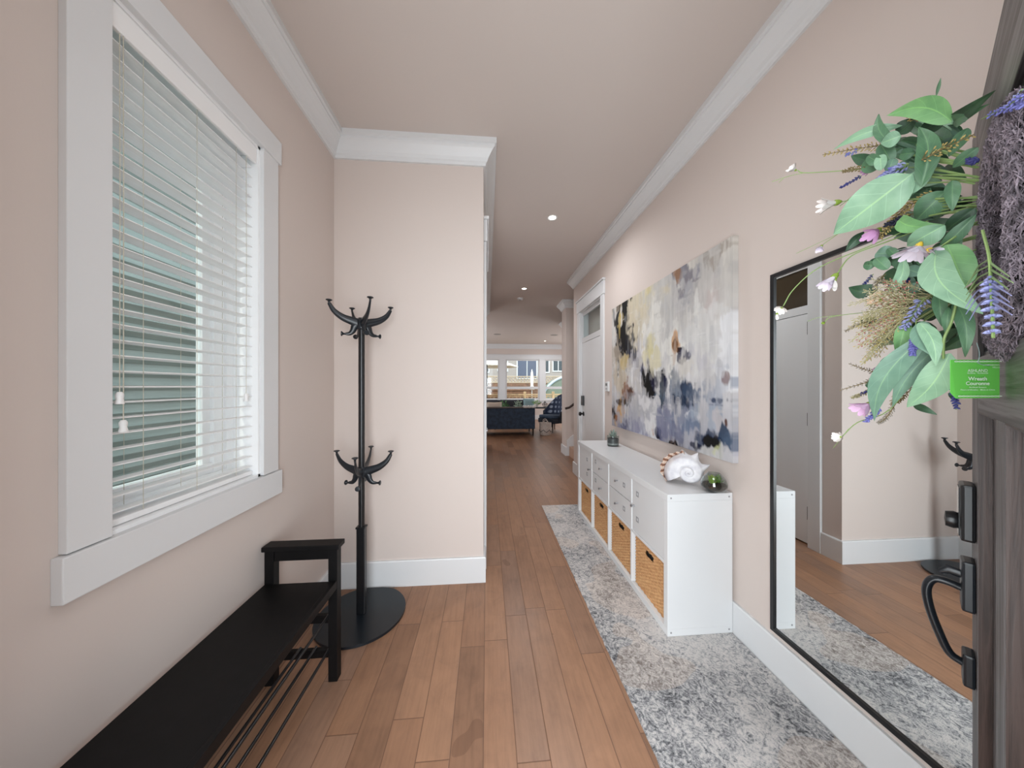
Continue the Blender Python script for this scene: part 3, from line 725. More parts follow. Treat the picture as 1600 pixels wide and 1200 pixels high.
# ------------------------------------------------------------------ abstract canvas
def canvas():
    X = 1.333; Y0, Y1, Z0, Z1 = 1.600, 3.255, .945, 2.185
    t = thing('abstract_painting', 'large unframed abstract canvas in cream, lavender, blue and black above the white unit', 'painting', (RX, (Y0 + Y1) / 2, Z0))
    ns, nt = 330, 250
    rs = np.random.RandomState(4)
    s = (np.arange(ns + 1) / ns)[None, :].repeat(nt + 1, 0); q = (np.arange(nt + 1) / nt)[:, None].repeat(ns + 1, 1)
    def vnoise(fx, fy, seed):
        r = np.random.RandomState(seed); gx, gy = int(fx) + 2, int(fy) + 2; G = r.rand(gy + 1, gx + 1)
        x = s * fx; y = q * fy; xi = x.astype(int); yi = y.astype(int); u = x - xi; v = y - yi; u = u * u * (3 - 2 * u); v = v * v * (3 - 2 * v)
        return (G[yi, xi] * (1 - u) + G[yi, xi + 1] * u) * (1 - v) + (G[yi + 1, xi] * (1 - u) + G[yi + 1, xi + 1] * u) * v
    def fb(fx, fy, seed, o=4): return sum(vnoise(fx * 2 ** k, fy * 2 ** k, seed + k) / 2 ** (k + 1) for k in range(o)) / (1 - .5 ** o)
    streak = fb(60, 5, 11, 3); streak2 = fb(24, 4, 31, 4); cloud = fb(5, 5, 51, 5)
    L = lambda c: np.array(lin(c)[:3])
    top, midc, bot = L((192, 186, 176)), L((208, 206, 204)), L((166, 166, 178))
    k = np.clip(q * 2, 0, 1)[..., None]; k2 = np.clip(q * 2.2 - 1.1, 0, 1)[..., None]
    col = top * (1 - k) + midc * k; col = col * (1 - k2) + bot * k2
    col = col * (1 + .55 * (cloud - .5))[..., None] * (1 + .25 * (streak - .5))[..., None]
    def P(u, v):
        a = (u - 800) / F_PX; dx, dy = a * CY + SY, CY - a * SY; y = X * dy / dx
        z = EYE - (v - 603) / F_PX * X / dx
        return (Y1 - y) / (Y1 - Y0), (Z1 - z) / (Z1 - Z0)
    def blob(u, v, ru, rv, c, al=.9, hard=.35, amt=.5, st=.5):
        cs_, ct = P(u, v); rs_ = 1.3 * abs(P(u + ru, v)[0] - P(u - ru, v)[0]) / 2; rt = 1.3 * abs(P(u, v + rv)[1] - P(u, v - rv)[1]) / 2
        d = np.sqrt(((s - cs_) / rs_) ** 2 + ((q - ct) / rt) ** 2)
        d = d + amt * (fb(22, 14, int(u * 7 + v) % 997, 4) - .5) * 4.2 + st * (streak2 - .5) * 3.2 + st * .8 * (streak - .5) * 2.6
        m = np.clip((1 - d) / hard, 0, 1) * al
        col[:] = col * (1 - m[..., None]) + L(c) * m[..., None]
    # (u, v, ru, rv, colour, alpha) - the paint strokes
    for a in [
        (985, 500, 18, 60, (206, 188, 150), .8), (1005, 490, 22, 60, (205, 192, 160), .8), (1012, 455, 8, 22, (214, 198, 130), .7), (1020, 520, 18, 50, (212, 204, 188), .7),
        (1040, 500, 22, 70, (186, 186, 186), .6), (1060, 440, 12, 40, (188, 184, 184), .6), (1075, 420, 12, 28, (112, 108, 124), .8), (1080, 450, 10, 32, (150, 150, 162), .7),
        (1110, 430, 26, 60, (186, 182, 178), .7), (1125, 395, 18, 16, (158, 142, 128), .7), (1120, 470, 22, 40, (196, 190, 186), .7), (1112, 478, 7, 26, (196, 176, 172), .5),
        (1130, 520, 20, 30, (180, 180, 188), .5), (1100, 540, 40, 36, (208, 208, 206), .8), (1030, 545, 26, 42, (222, 220, 212), .8), (1140, 560, 16, 50, (222, 224, 228), .8),
        (965, 480, 5, 20, (112, 92, 62), .8), (971, 520, 8, 42, (44, 48, 54), .95), (974, 478, 5, 12, (46, 44, 56), .9), (968, 540, 6, 26, (54, 48, 40), .7), (969, 500, 3, 12, (206, 176, 80), .8),
        (981, 545, 8, 22, (46, 50, 62), .9), (988, 556, 6, 14, (60, 64, 84), .8), (963, 560, 6, 22, (186, 170, 150), .7), (972, 571, 6, 10, (210, 182, 110), .85), (966, 574, 3, 6, (70, 82, 98), .8),
        (1015, 568, 14, 16, (216, 206, 160), .8), (1014, 545, 5, 16, (216, 204, 128), .7), (1000, 570, 12, 22, (176, 174, 186), .6), (1004, 578, 4, 12, (68, 72, 104), .85),
        (1015, 595, 8, 26, (34, 34, 46), .97), (1011, 600, 5, 14, (28, 30, 32), .9), (1021, 592, 4, 18, (60, 60, 84), .8), (1037, 598, 4, 22, (30, 32, 48), .95), (1034, 622, 4, 20, (52, 72, 92), .9), (1040, 606, 4, 16, (64, 70, 100), .7),
        (1028, 628, 5, 12, (88, 108, 128), .7), (984, 605, 16, 34, (196, 190, 184), .7), (966, 600, 6, 26, (204, 184, 152), .7), (982, 615, 6, 14, (148, 86, 44), .75), (984, 618, 3, 10, (70, 46, 40), .7),
        (970, 640, 7, 15, (214, 162, 76), .95), (972, 628, 6, 5, (60, 46, 38), .85), (960, 640, 4, 12, (40, 32, 32), .9), (966, 650, 3, 8, (190, 118, 54), .7), (976, 660, 6, 12, (72, 76, 116), .85),
        (988, 650, 18, 22, (168, 168, 180), .7), (1004, 640, 16, 18, (178, 178, 182), .7), (1010, 628, 16, 7, (214, 212, 214), .8), (1000, 668, 20, 12, (150, 148, 172), .6), (990, 676, 20, 10, (132, 132, 164), .6),
        (1020, 664, 10, 22, (214, 212, 212), .9), (1027, 677, 5, 6, (30, 34, 58), .95), (1021, 679, 3, 5, (200, 152, 120), .8), (1040, 668, 10, 26, (112, 116, 152), .75), (1046, 630, 9, 14, (108, 120, 146), .6),
        (1062, 612, 16, 18, (96, 116, 142), .8), (1068, 604, 10, 8, (50, 62, 86), .85), (1080, 612, 12, 10, (72, 92, 120), .8), (1066, 630, 10, 12, (44, 58, 82), .8), (1078, 636, 6, 10, (44, 60, 86), .8), (1092, 620, 14, 22, (132, 144, 166), .7),
        (1070, 658, 26, 18, (128, 138, 164), .8), (1082, 650, 14, 5, (206, 206, 212), .7), (1062, 680, 14, 18, (110, 116, 148), .75), (1080, 676, 12, 18, (104, 124, 154), .7), (1090, 690, 12, 16, (176, 172, 184), .7),
        (1118, 618, 16, 22, (152, 162, 182), .8), (1118, 626, 14, 5, (58, 72, 102), .85), (1110, 650, 20, 18, (152, 166, 186), .7), (1128, 600, 10, 14, (190, 196, 208), .7),
        (1135, 590, 4, 9, (128, 88, 84), .7), (1134, 660, 3, 10, (96, 56, 36), .9), (1126, 660, 10, 18, (198, 186, 184), .6), (1104, 690, 14, 14, (62, 78, 104), .85), (1107, 695, 9, 14, (30, 38, 56), .95),
        (1122, 698, 6, 13, (26, 30, 42), .97), (1134, 690, 6, 16, (50, 72, 100), .9), (1142, 686, 6, 14, (84, 106, 134), .7), (1090, 697, 8, 4, (48, 52, 72), .8), (1115, 718, 26, 14, (196, 194, 192), .85), (1122, 708, 5, 8, (198, 202, 138), .7),
        (1138, 720, 14, 14, (190, 188, 194), .8), (1056, 697, 6, 6, (44, 30, 22), .95), (1058, 702, 8, 5, (150, 122, 108), .8), (1056, 538, 5, 12, (212, 152, 84), .85), (1062, 546, 5, 5, (54, 34, 24), .95), (1054, 538, 3, 6, (112, 72, 44), .8),
        (1070, 556, 9, 10, (70, 72, 96), .85), (1078, 548, 8, 12, (186, 186, 198), .6), (1057, 430, 3, 9, (160, 108, 56), .8), (1068, 575, 14, 14, (206, 200, 190), .7), (1094, 570, 14, 16, (186, 184, 196), .6)]:
        blob(*a)
    rk = np.random.RandomState(9)     # palette-knife strokes that pick up and smear the colour under them
    pal = [(226, 224, 218), (206, 204, 204), (180, 178, 184), (146, 150, 168), (214, 204, 186), (232, 232, 234)]
    for n_ in range(520):
        cs_, ct = rk.rand(), rk.rand(); a, c_ = rk.uniform(.004, .022), rk.uniform(.012, .07)
        if rk.rand() < .25: a, c_ = c_ * .8, a * .5
        i0, i1 = int(max(0, (cs_ - a) * ns)), int(min(ns, (cs_ + a) * ns)) + 1; j0, j1 = int(max(0, (ct - c_) * nt)), int(min(nt, (ct + c_) * nt)) + 1
        if i1 - i0 < 1 or j1 - j0 < 1: continue
        d = np.sqrt(((s[j0:j1, i0:i1] - cs_) / a) ** 2 + ((q[j0:j1, i0:i1] - ct) / c_) ** 2) + (streak[j0:j1, i0:i1] - .5) * 2.4
        m = np.clip((1 - d) / .3, 0, 1) * rk.uniform(.15, .6); jj, ii = min(nt, int(ct * nt + rk.randint(-9, 10))) , min(ns, int(cs_ * ns + rk.randint(-7, 8)))
        src = col[max(0, jj), max(0, ii)].copy()
        src = src * .75 + L(pal[rk.randint(len(pal))]) * .25 if rk.rand() < .5 else src * rk.uniform(.8, 1.15)
        col[j0:j1, i0:i1] = col[j0:j1, i0:i1] * (1 - m[..., None]) + src * m[..., None]
    g_ = col.mean(axis=2, keepdims=True); col[:] = g_ + (col - g_) * .66; m_ = col.mean(); col[:] = np.clip(m_ * .96 + (col - m_) * 1.08, .004, .9)
    col[:] = col * (1 + .16 * (streak - .5))[..., None] * (1 + .10 * (fb(150, 20, 71, 2) - .5))[..., None]
    col = np.clip(col, .002, .95)
    V, F, K = [], [], []
    for j in range(nt + 1):
        for i in range(ns + 1): V.append((X - RX, Y1 - (Y1 - Y0) * i / ns - t.location.y, Z1 - (Z1 - Z0) * j / nt - Z0)); K.append(tuple(col[j, i]) + (1,))
    W = ns + 1
    for j in range(nt):
        for i in range(ns): k = j * W + i; F.append((k, k + W, k + W + 1, k + 1))
    per = [j * W + ns for j in range(nt + 1)] + [nt * W + i for i in range(ns - 1, -1, -1)] + [j * W for j in range(nt - 1, -1, -1)] + [i for i in range(1, ns)]
    n0 = len(V)
    for k in per: x, y, z = V[k]; V.append((-.002, y, z)); K.append(K[k])
    m = len(per)
    for a in range(m): c = (a + 1) % m; F.append((per[a], n0 + a, n0 + c, per[c]))
    F.append(tuple(range(n0, n0 + m)))
    me = bpy.data.meshes.new('painted_canvas'); me.from_pydata(V, [], F)
    at_ = me.color_attributes.new('paint', 'FLOAT_COLOR', 'POINT'); at_.data.foreach_set('color', np.array(K, dtype=np.float32).ravel())
    T = NT('painted canvas', (200, 200, 200), .62, spec=.25); a = T.node('ShaderNodeAttribute', attribute_name='paint'); T.color(a.outputs['Color'])
    v = T.coord('Object', (1, 1, .25)); f = T.noise(v, 90, 4, .6); T.bump(f, .25, .002)
    link('painted_canvas', me, T.m, t)
canvas()

# ------------------------------------------------------------------ wall mirror
mr = thing('wall_mirror', 'tall wall mirror in a thin black metal frame beside the open front door', 'mirror', (RX, 1.045, .215))
MY0, MY1, MZ0, MZ1 = .705, 1.385, .212, 1.892
b = NB(); fw = .018
for (y0, y1, z0, z1) in ((MY0, MY0 + fw, MZ0, MZ1), (MY1 - fw, MY1, MZ0, MZ1), (MY0 + fw, MY1 - fw, MZ0, MZ0 + fw), (MY0 + fw, MY1 - fw, MZ1 - fw, MZ1)):
    bx(b, RX - .026, RX - .002, y0, y1, z0, z1, .001)
obj('frame', rel(b, Vector(mr.location)), BLACK, mr)
b = NB(); bx(b, RX - .018, RX - .004, MY0 + fw, MY1 - fw, MZ0 + fw, MZ1 - fw); obj('mirror_glass', rel(b, Vector(mr.location)), MIRROR, mr)

# ------------------------------------------------------------------ front door, standing open
P0 = Vector((1.219, .694, 0)); DA = math.atan2(.547, .837); DW = .86
ud = Vector((math.cos(DA), math.sin(DA), 0)); HN = P0 - ud * DW
fd = struct(bpy.data.objects.new('door_3', None)); C.objects.link(fd); fd.location = HN; fd.rotation_euler = (0, 0, DA)
def dpart(name, boxes, mat, parent=fd, bev=.0015, smooth=False):
    b = NB()
    for q in boxes: bx(b, *q, bev)
    return obj(name, b, mat, parent)
DZ = 1.985
dpart('lock_stile', [(.745, DW, -.045, 0, .012, DZ)], DOORV); dpart('hinge_stile', [(0, .115, -.045, 0, .012, DZ)], DOORV)
dpart('top_rail', [(.115, .745, -.045, 0, 1.806, DZ)], DOORH); dpart('middle_rail', [(.115, .745, -.045, 0, 1.307, 1.43)], DOORH)
dpart('bottom_rail', [(.115, .745, -.045, 0, .012, .24)], DOORH); dpart('mullion', [(.385, .475, -.045, 0, .24, 1.307)], DOORV)
for a, c in ((.115, .385), (.475, .745)):
    b = NB(); bx(b, a, c, -.036, -.019, .24, 1.307)
    obj('door_panel', b, DOORV, fd)
    b = NB(); bx(b, c - .003, c, -.0188, -.0006, .24, 1.307); bx(b, a, a + .003, -.0188, -.0006, .24, 1.307); bx(b, a + .003, c - .003, -.0188, -.0006, 1.304, 1.307); obj('panel_bead', b, DOORP, fd)
dpart('glass_bead', [(.115, .745, -.020, -.008, 1.43, 1.442), (.115, .745, -.020, -.008, 1.794, 1.806), (.115, .127, -.020, -.008, 1.442, 1.794), (.733, .745, -.020, -.008, 1.442, 1.794)], BLACK, bev=0)
dpart('glass_lite', [(.127, .733, -.030, -.024, 1.442, 1.794)], plain('door glass with painted dark reflection', (8, 9, 10), .04), bev=0)  # near-black colour stands in for the dark reflected in the glass
lk = dpart('keypad_lock', [(.765, .833, .0, .022, .995, 1.130)], BLACK, bev=.006)
b = NB(); bx(b, .775, .823, .022, .024, 1.005, 1.120); obj('keypad_face', b, plain('glossy keypad', (8, 8, 9), .08), lk)
b = NB(); lathe(b, [(0, 0), (.019, 0), (.021, .006), (.018, .018), (0, .020)], 24, (.80, .024, 1.035), M=Matrix.Rotation(R(-90), 3, 'X')); obj('key_cylinder', b, BLACK, lk, True)
hd = dpart('handle_set', [(.772, .828, 0, .020, .826, .945)], BLUEBLK, bev=.005)
b = NB(); bx(b, .776, .824, 0, .018, .645, .722, .005); obj('lower_mount', b, BLUEBLK, hd)
b = NB(); tube(b, catmull([(.80, .018, .872), (.80, .040, .877), (.80, .060, .873), (.80, .070, .845), (.80, .066, .80), (.80, .052, .745), (.80, .036, .702), (.80, .016, .690)], 7), .0085, 14, flat=1.25); obj('grip', b, BLUEBLK, hd, True)
b = NB(); tube(b, [(.80, .018, .905), (.80, .038, .908), (.80, .050, .898)], [.010, .011, .006], 10, flat=.5); obj('thumb_latch', b, BLUEBLK, hd, True)
for z in (.22, 1.0, 1.78):
    b = NB(); tube(b, [(-.004, -.045, z - .05), (-.004, -.045, z + .05)], .007, 10); obj('hinge', b, DARKMET, fd)

# ------------------------------------------------------------------ wreath on the door
wr = thing('flower_wreath', 'wreath of green leaves, daisies and lavender on a twig ring hanging on the front door', 'wreath')
RC = HN + ud * (DW - .50) + Vector((0, 0, 1.600)); nrm = Vector((-math.sin(DA), math.cos(DA), 0))
wr.location = RC; wo = Vector(RC)
TW1 = plain('grey brown twig', (122, 112, 120), .8, noise=.45, nscale=60); TWD = plain('painted twig gap shade', (24, 20, 20), .95)  # near-black core puts the shade between the twigs into colour
rt = random.Random(12)
b = NB()
RR, TR, TY = .150, .042, .020
ring = []
for k in range(72):
    a = 2 * math.pi * k / 72
    ring.append((RR * math.cos(a), RR * math.sin(a)))
prof = [(TR * .8 * math.cos(2 * math.pi * j / 12), TY * .8 * math.sin(2 * math.pi * j / 12)) for j in range(12)]
def rp(a, pr, py): return ud * ((RR + pr) * math.cos(a)) + Vector((0, 0, (RR + pr) * math.sin(a))) + nrm * (py - .004)
G = [[b.verts.new(rp(2 * math.pi * k / 72, *p)) for p in prof] for k in range(72)]
for k in range(72):
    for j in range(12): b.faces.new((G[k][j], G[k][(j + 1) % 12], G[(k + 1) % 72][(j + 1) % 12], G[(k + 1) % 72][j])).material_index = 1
for k in range(5600):
    a = rt.uniform(0, 2 * math.pi); ph = rt.uniform(-.3, math.pi + .3); q = rt.uniform(.82, 1.06)
    da = rt.uniform(-.28, .28); dp = rt.uniform(-1.0, 1.0); pts = []
    for m in range(5):
        f = m / 4 - .5; qq = q + .13 * math.cos(m * 2.2 + k)
        pp = ph + dp * f
        pts.append(rp(a + da * f, TR * qq * math.cos(pp), TY * qq * math.sin(pp)))
    tube(b, pts, rt.uniform(.0004, .0009), 3, 0, False)
obj('twig_ring', b, [TW1, TWD], wr)

def leafmat(name, c1, c2):
    t = NT(name, c1, .5); uvn = t.node('ShaderNodeUVMap'); sp = t.node('ShaderNodeSeparateXYZ'); t.link(uvn.outputs[0], sp.inputs[0])
    u, v = sp.outputs['X'], sp.outputs['Y']; av = t.math('ABSOLUTE', v)
    vein = t.math('LESS_THAN', av, .045)
    side = t.math('LESS_THAN', t.math('ABSOLUTE', t.math('SUBTRACT', t.math('FRACT', t.math('MULTIPLY', t.math('SUBTRACT', u, t.math('MULTIPLY', av, .22)), 5.5)), .5)), .025)
    f = t.noise(t.coord('Object'), 30, 3)
    c = t.ramp(f, [(.3, c1), (.7, c2)])
    hi = tuple(min(255, int(x * 1.14 + 10)) for x in c2); lo = tuple(int(x * .82) for x in c1)
    c = t.mix(t.math('MULTIPLY', vein, .5), c, (hi[0], hi[1], int(hi[2] * .86))); c = t.mix(t.math('MULTIPLY', side, .30), c, hi)
    t.color(c); t.b.inputs['Subsurface Weight'].default_value = 0.0
    return t.m
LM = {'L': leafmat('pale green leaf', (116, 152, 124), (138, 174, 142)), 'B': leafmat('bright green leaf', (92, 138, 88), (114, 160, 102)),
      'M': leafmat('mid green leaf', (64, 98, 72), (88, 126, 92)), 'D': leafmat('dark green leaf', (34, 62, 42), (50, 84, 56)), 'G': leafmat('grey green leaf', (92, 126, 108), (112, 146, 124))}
STEM = plain('green stem', (128, 152, 92), .6)
FORM = {'ovate': lambda t: math.sin(math.pi * t ** .72) ** .85, 'lance': lambda t: math.sin(math.pi * t ** .8) ** 1.15, 'round': lambda t: math.sqrt(max(0, 1 - (2 * t - 1) ** 2)), 'heart': lambda t: (math.sin(math.pi * t ** .5)) ** .8}
VIEW = Vector((0, 0, EYE))
def px_of(p):
    d = p.x * SY + p.y * CY; return Vector((800 + F_PX * (p.x * CY - p.y * SY) / d, 603 - F_PX * (p.z - EYE) / d))
def leaf(base, tip, w, kind='L', form='ovate', bend=.12, fold=.25, twist=0.0, side=0.0, curl=.0):
    base, tip = Vector(base), Vector(tip); ax = tip - base; L = ax.length; ax.normalize()
    tov = (VIEW - (base + tip) / 2).normalized(); s0 = ax.cross(tov).normalized(); nz = s0.cross(ax).normalized()
    if nz.dot(tov) < 0: nz = -nz
    mid = (base + tip) / 2; w = w / ((px_of(mid + s0 * .005) - px_of(mid - s0 * .005)).length / .01)   # wide near things look wider still at the edge of view
    nu, nv = 16, 8; vs, fs, uv = [], [], []
    for i in range(nu + 1):
        t = i / nu; wd = w * .5 * FORM[form](min(.999, max(.001, t))) + .0004
        a = twist + curl * t; s = s0 * math.cos(a) + nz * math.sin(a); n = nz * math.cos(a) - s0 * math.sin(a)
        c = base + ax * (L * t) + nz * (bend * L * math.sin(math.pi * t)) + s0 * (side * L * math.sin(math.pi * t))
        for j in range(nv + 1):
            q = 2 * j / nv - 1
            p = c + s * (wd * q) + n * (abs(q) * wd * fold) + n * (.04 * w * math.sin(9 * t + 2 * q) * abs(q))
            vs.append(p - wo); uv.append((t, q))
    for i in range(nu):
        for j in range(nv): k = i * (nv + 1) + j; fs.append((k, k + 1, k + nv + 2, k + nv + 1))
    me = bpy.data.meshes.new('leaf'); me.from_pydata([tuple(v) for v in vs], [], fs); l = me.uv_layers.new()
    for lp in me.loops: l.data[lp.index].uv = uv[lp.vertex_index]
    for p in me.polygons: p.use_smooth = True
    o = link('leaf', me, LM[kind], wr); return o
rl = random.Random(21)
def dep(u): return .612 + max(0, 1530 - u) / 320 * .275 - max(0, u - 1530) * .0026
def PU(u, v, dd=0.0): return at(u, v, dep(u) + dd)
def pleaf(u0, v0, u1, v1, wpx, kind='L', form='ovate', d0=0., d1=None, **k):
    d1 = d0 if d1 is None else d1
    return leaf(PU(u0, v0, d0), PU(u1, v1, d1), wpx, kind, form, **k)
# the large leaves, nearest ones first
pleaf(1487, 190, 1386, 180, 46, 'B', 'ovate', -.05, -.06, bend=.05, side=.14)
pleaf(1410, 196, 1302, 234, 17, 'L', 'lance', -.02, side=.10)
pleaf(1400, 228, 1373, 178, 24, 'M', 'ovate', -.03, side=-.1)
pleaf(1408, 212, 1376, 224, 24, 'L', 'ovate', -.04)
pleaf(1402, 210, 1434, 182, 26, 'D', 'ovate', -.01, twist=.5)
pleaf(1503, 180, 1555, 141, 24, 'D', 'ovate', -.03, -.04)
pleaf(1490, 190, 1546, 162, 20, 'M', 'lance', -.04)
pleaf(1463, 150, 1470, 122, 6, 'M', 'lance', -.02)
pleaf(1425, 272, 1302, 366, 64, 'L', 'ovate', -.07, -.05, bend=.05, fold=.12)
pleaf(1462, 258, 1385, 318, 30, 'L', 'lance', -.05)
pleaf(1452, 268, 1380, 330, 24, 'M', 'lance', -.03)
pleaf(1440, 290, 1436, 198, 42, 'M', 'ovate', -.06, side=.08, fold=.4)
pleaf(1488, 282, 1488, 330, 28, 'M', 'ovate', -.06)
pleaf(1478, 298, 1430, 345, 46, 'M', 'ovate', -.04)
pleaf(1404, 344, 1476, 352, 30, 'B', 'heart', -.08, side=.10)
pleaf(1476, 352, 1417, 384, 34, 'L', 'ovate', -.085, twist=.3)
pleaf(1480, 382, 1508, 448, 64, 'B', 'round', -.085, bend=.08, fold=.08)
pleaf(1464, 390, 1536, 490, 66, 'L', 'ovate', -.10, -.11, bend=.08, fold=.12, side=.10)
pleaf(1410, 400, 1372, 468, 20, 'L', 'lance', -.05, side=-.16)
pleaf(1372, 452, 1326, 449, 24, 'D', 'ovate', -.01, side=-.15)
pleaf(1462, 512, 1366, 658, 46, 'G', 'lance', -.08, -.05, bend=.08, side=.10)
pleaf(1478, 530, 1394, 636, 34, 'G', 'lance', -.06, side=.06)
pleaf(1484, 552, 1417, 636, 54, 'L', 'ovate', -.10, -.09, bend=.06, side=-.06)
pleaf(1440, 502, 1468, 560, 38, 'G', 'ovate', -.11, side=.1)
pleaf(1436, 504, 1462, 572, 30, 'L', 'ovate', -.12, side=-.08)
pleaf(1492, 470, 1508, 558, 30, 'M', 'ovate', -.10, side=-.06)
pleaf(1466, 455, 1472, 510, 24, 'M', 'ovate', -.09)
pleaf(1482, 480, 1478, 524, 18, 'M', 'lance', -.10)
pleaf(1428, 632, 1464, 648, 12, 'D', 'ovate', -.06)
pleaf(1482, 614, 1492, 628, 5, 'D', 'lance', -.06)
pleaf(1416, 500, 1402, 558, 26, 'B', 'ovate', -.06)
pleaf(1375, 565, 1418, 560, 14, 'G', 'lance', -.04); pleaf(1376, 574, 1410, 562, 9, 'D', 'lance', -.03)
pleaf(1372, 258, 1330, 243, 24, 'D', 'ovate', 0.)
pleaf(1345, 264, 1392, 244, 24, 'M', 'ovate', -.02)
pleaf(1350, 362, 1320, 394, 16, 'D', 'lance', 0.)
pleaf(1525, 335, 1462, 400, 26, 'M', 'lance', -.07); pleaf(1524, 325, 1475, 362, 28, 'D', 'ovate', -.05)
pleaf(1500, 350, 1502, 400, 26, 'L', 'ovate', -.06, side=.1)
pleaf(1480, 180, 1432, 212, 22, 'D', 'ovate', -.01); pleaf(1512, 200, 1482, 245, 26, 'M', 'ovate', -.05, fold=.4)
pleaf(1528, 230, 1488, 262, 20, 'M', 'ovate', -.05); pleaf(1500, 210, 1450, 250, 20, 'D', 'lance', -.02)
for (u, v, r, kd) in ((1385, 240, 17, 'M'), (1418, 240, 12, 'M'), (1392, 258, 11, 'G'), (1376, 254, 12, 'L'), (1366, 250, 12, 'M'), (1410, 262, 10, 'M'), (1382, 396, 14, 'G'), (1378, 412, 13, 'M'), (1358, 414, 9, 'M'), (1366, 410, 9, 'D'), (1410, 412, 15, 'M'), (1428, 424, 13, 'G'), (1438, 404, 12, 'M'), (1420, 446, 14, 'G'), (1402, 452, 12, 'M'), (1446, 440, 12, 'M'), (1395, 395, 10, 'M'), (1352, 504, 8, 'D'), (1362, 500, 7, 'D'), (1362, 600, 9, 'M'), (1424, 452, 12, 'G')):
    a = rl.uniform(0, 6.28); pleaf(u - r * math.cos(a), v - r * math.sin(a), u + r * math.cos(a), v + r * math.sin(a), 1.8 * r, kd, 'round', -.03 + rl.uniform(-.015, .02), fold=.2, twist=rl.uniform(-.5, .5))
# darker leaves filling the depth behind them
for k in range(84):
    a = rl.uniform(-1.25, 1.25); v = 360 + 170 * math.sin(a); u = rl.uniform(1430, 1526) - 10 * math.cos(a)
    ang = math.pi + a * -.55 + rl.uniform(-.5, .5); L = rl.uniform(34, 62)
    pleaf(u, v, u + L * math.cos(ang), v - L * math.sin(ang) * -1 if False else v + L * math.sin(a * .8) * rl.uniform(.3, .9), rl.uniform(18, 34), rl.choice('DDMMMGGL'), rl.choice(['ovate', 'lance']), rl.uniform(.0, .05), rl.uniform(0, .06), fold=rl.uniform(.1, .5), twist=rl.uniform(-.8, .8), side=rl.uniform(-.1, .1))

def stem(pts, r=.0012, mat=STEM, name='stem'):
    b = NB(); tube(b, [p - wo for p in catmull(pts, 5)], r, 6); return obj(name, b, mat, wr, True)
rl2 = random.Random(8)
for k in range(34):   # the bare stalks that run into the ring
    a = rl2.uniform(-1.1, 1.1); v0 = 350 + 120 * math.sin(a) + rl2.uniform(-12, 12); u0 = rl2.uniform(1522, 1532); L = rl2.uniform(60, 110)
    v1 = v0 + L * (.5 * math.sin(a) + .12) + rl2.uniform(-8, 12)
    stem([PU(u0, v0 - 6, -.03), PU(u0 - L * .5, (v0 + v1) / 2 - 3, -.045), PU(u0 - L, v1, -.03)], rl2.uniform(.0012, .0024))
PET = plain('white lilac petal', (212, 202, 214), .55); PETP = plain('pale pink petal', (206, 170, 200), .55); PETW = plain('white petal', (214, 208, 204), .6)
CAL = plain('green calyx', (132, 156, 62), .6); YEL = plain('yellow flower eye', (214, 184, 62), .7); MAUVE = plain('mauve petal', (196, 150, 190), .6); PEACH = plain('peach petal', (238, 204, 178), .6)
def flower(u, v, du, dv, L, n=12, spread=.5, mat=PET, dd=-.05, w=.3, cal=CAL):
    """petals fan from (u,v) towards (du,dv); L in picture pixels at that depth"""
    c = PU(u, v, dd); ax = (PU(u + du, v + dv, dd - .01) - c).normalized(); l = .78 * L / F_PX * (dep(u) + dd)
    s = ax.orthogonal().normalized(); q = ax.cross(s); b = NB(); rr = random.Random(int(u + v))
    for k in range(n):
        a = 2 * math.pi * k / n + rr.uniform(-.1, .1); sp = spread * rr.uniform(.8, 1.15)
        rad = s * math.cos(a) + q * math.sin(a); d = (ax * math.cos(sp) + rad * math.sin(sp)).normalized(); tt = (ax.cross(rad)).normalized()
        ll = l * rr.uniform(.85, 1.08); prev = None
        for f, wd in ((0, .25), (.3, .7), (.6, 1), (.88, .85), (1, .35)):
            p = c + d * (ll * f) + rad * (ll * .10 * f * f) - wo
            e = [b.verts.new(p + tt * (w * ll * .5 * wd)), b.verts.new(p - d.cross(tt) * (.02 * ll)), b.verts.new(p - tt * (w * ll * .5 * wd))]
            if prev: b.faces.new((prev[0], prev[1], e[1], e[0])); b.faces.new((prev[1], prev[2], e[2], e[1]))
            prev = e
    o = obj('flower', b, mat, wr, True)
    b = NB(); Mq = Vector((0, 0, 1)).rotation_difference(ax).to_matrix()
    lathe(b, [(0, -.18 * l), (.06 * l, -.15 * l), (.15 * l, 0), (.17 * l, .16 * l), (.0, .18 * l)], 10, c - wo, M=Mq); obj('calyx', b, cal, o, True)
flower(1437, 382, -22, 34, 35, 14, .75, PET, -.10, .34, YEL)
flower(1450, 391, 30, 0, 30, 3, .18, PET, -.10, .5, YEL)
flower(1306, 430, -14, 14, 34, 8, .26, PET, -.04, .3); flower(1303, 436, 2, 20, 24, 2, .1, PETW, -.04, .3)
flower(1310, 316, -20, 4, 34, 9, .36, PETW, -.03, .26); flower(1243, 266, -10, -6, 14, 12, .6, PETW, 0, .5); flower(1222, 480, -6, 8, 13, 10, .8, PETW, 0, .5)
flower(1214, 490, 0, 12, 14, 2, .15, PETW, 0, .4); flower(1284, 384, -6, 10, 15, 8, .35, PET, 0, .4); flower(1362, 630, -20, 10, 32, 10, .5, PETP, -.05, .34)
flower(1315, 683, -10, 0, 14, 10, .7, PETW, -.02, .45); flower(1374, 358, -14, 10, 28, 9, .5, MAUVE, -.02, .35); flower(1394, 566, -20, 14, 28, 6, .3, PETP, -.05, .4)
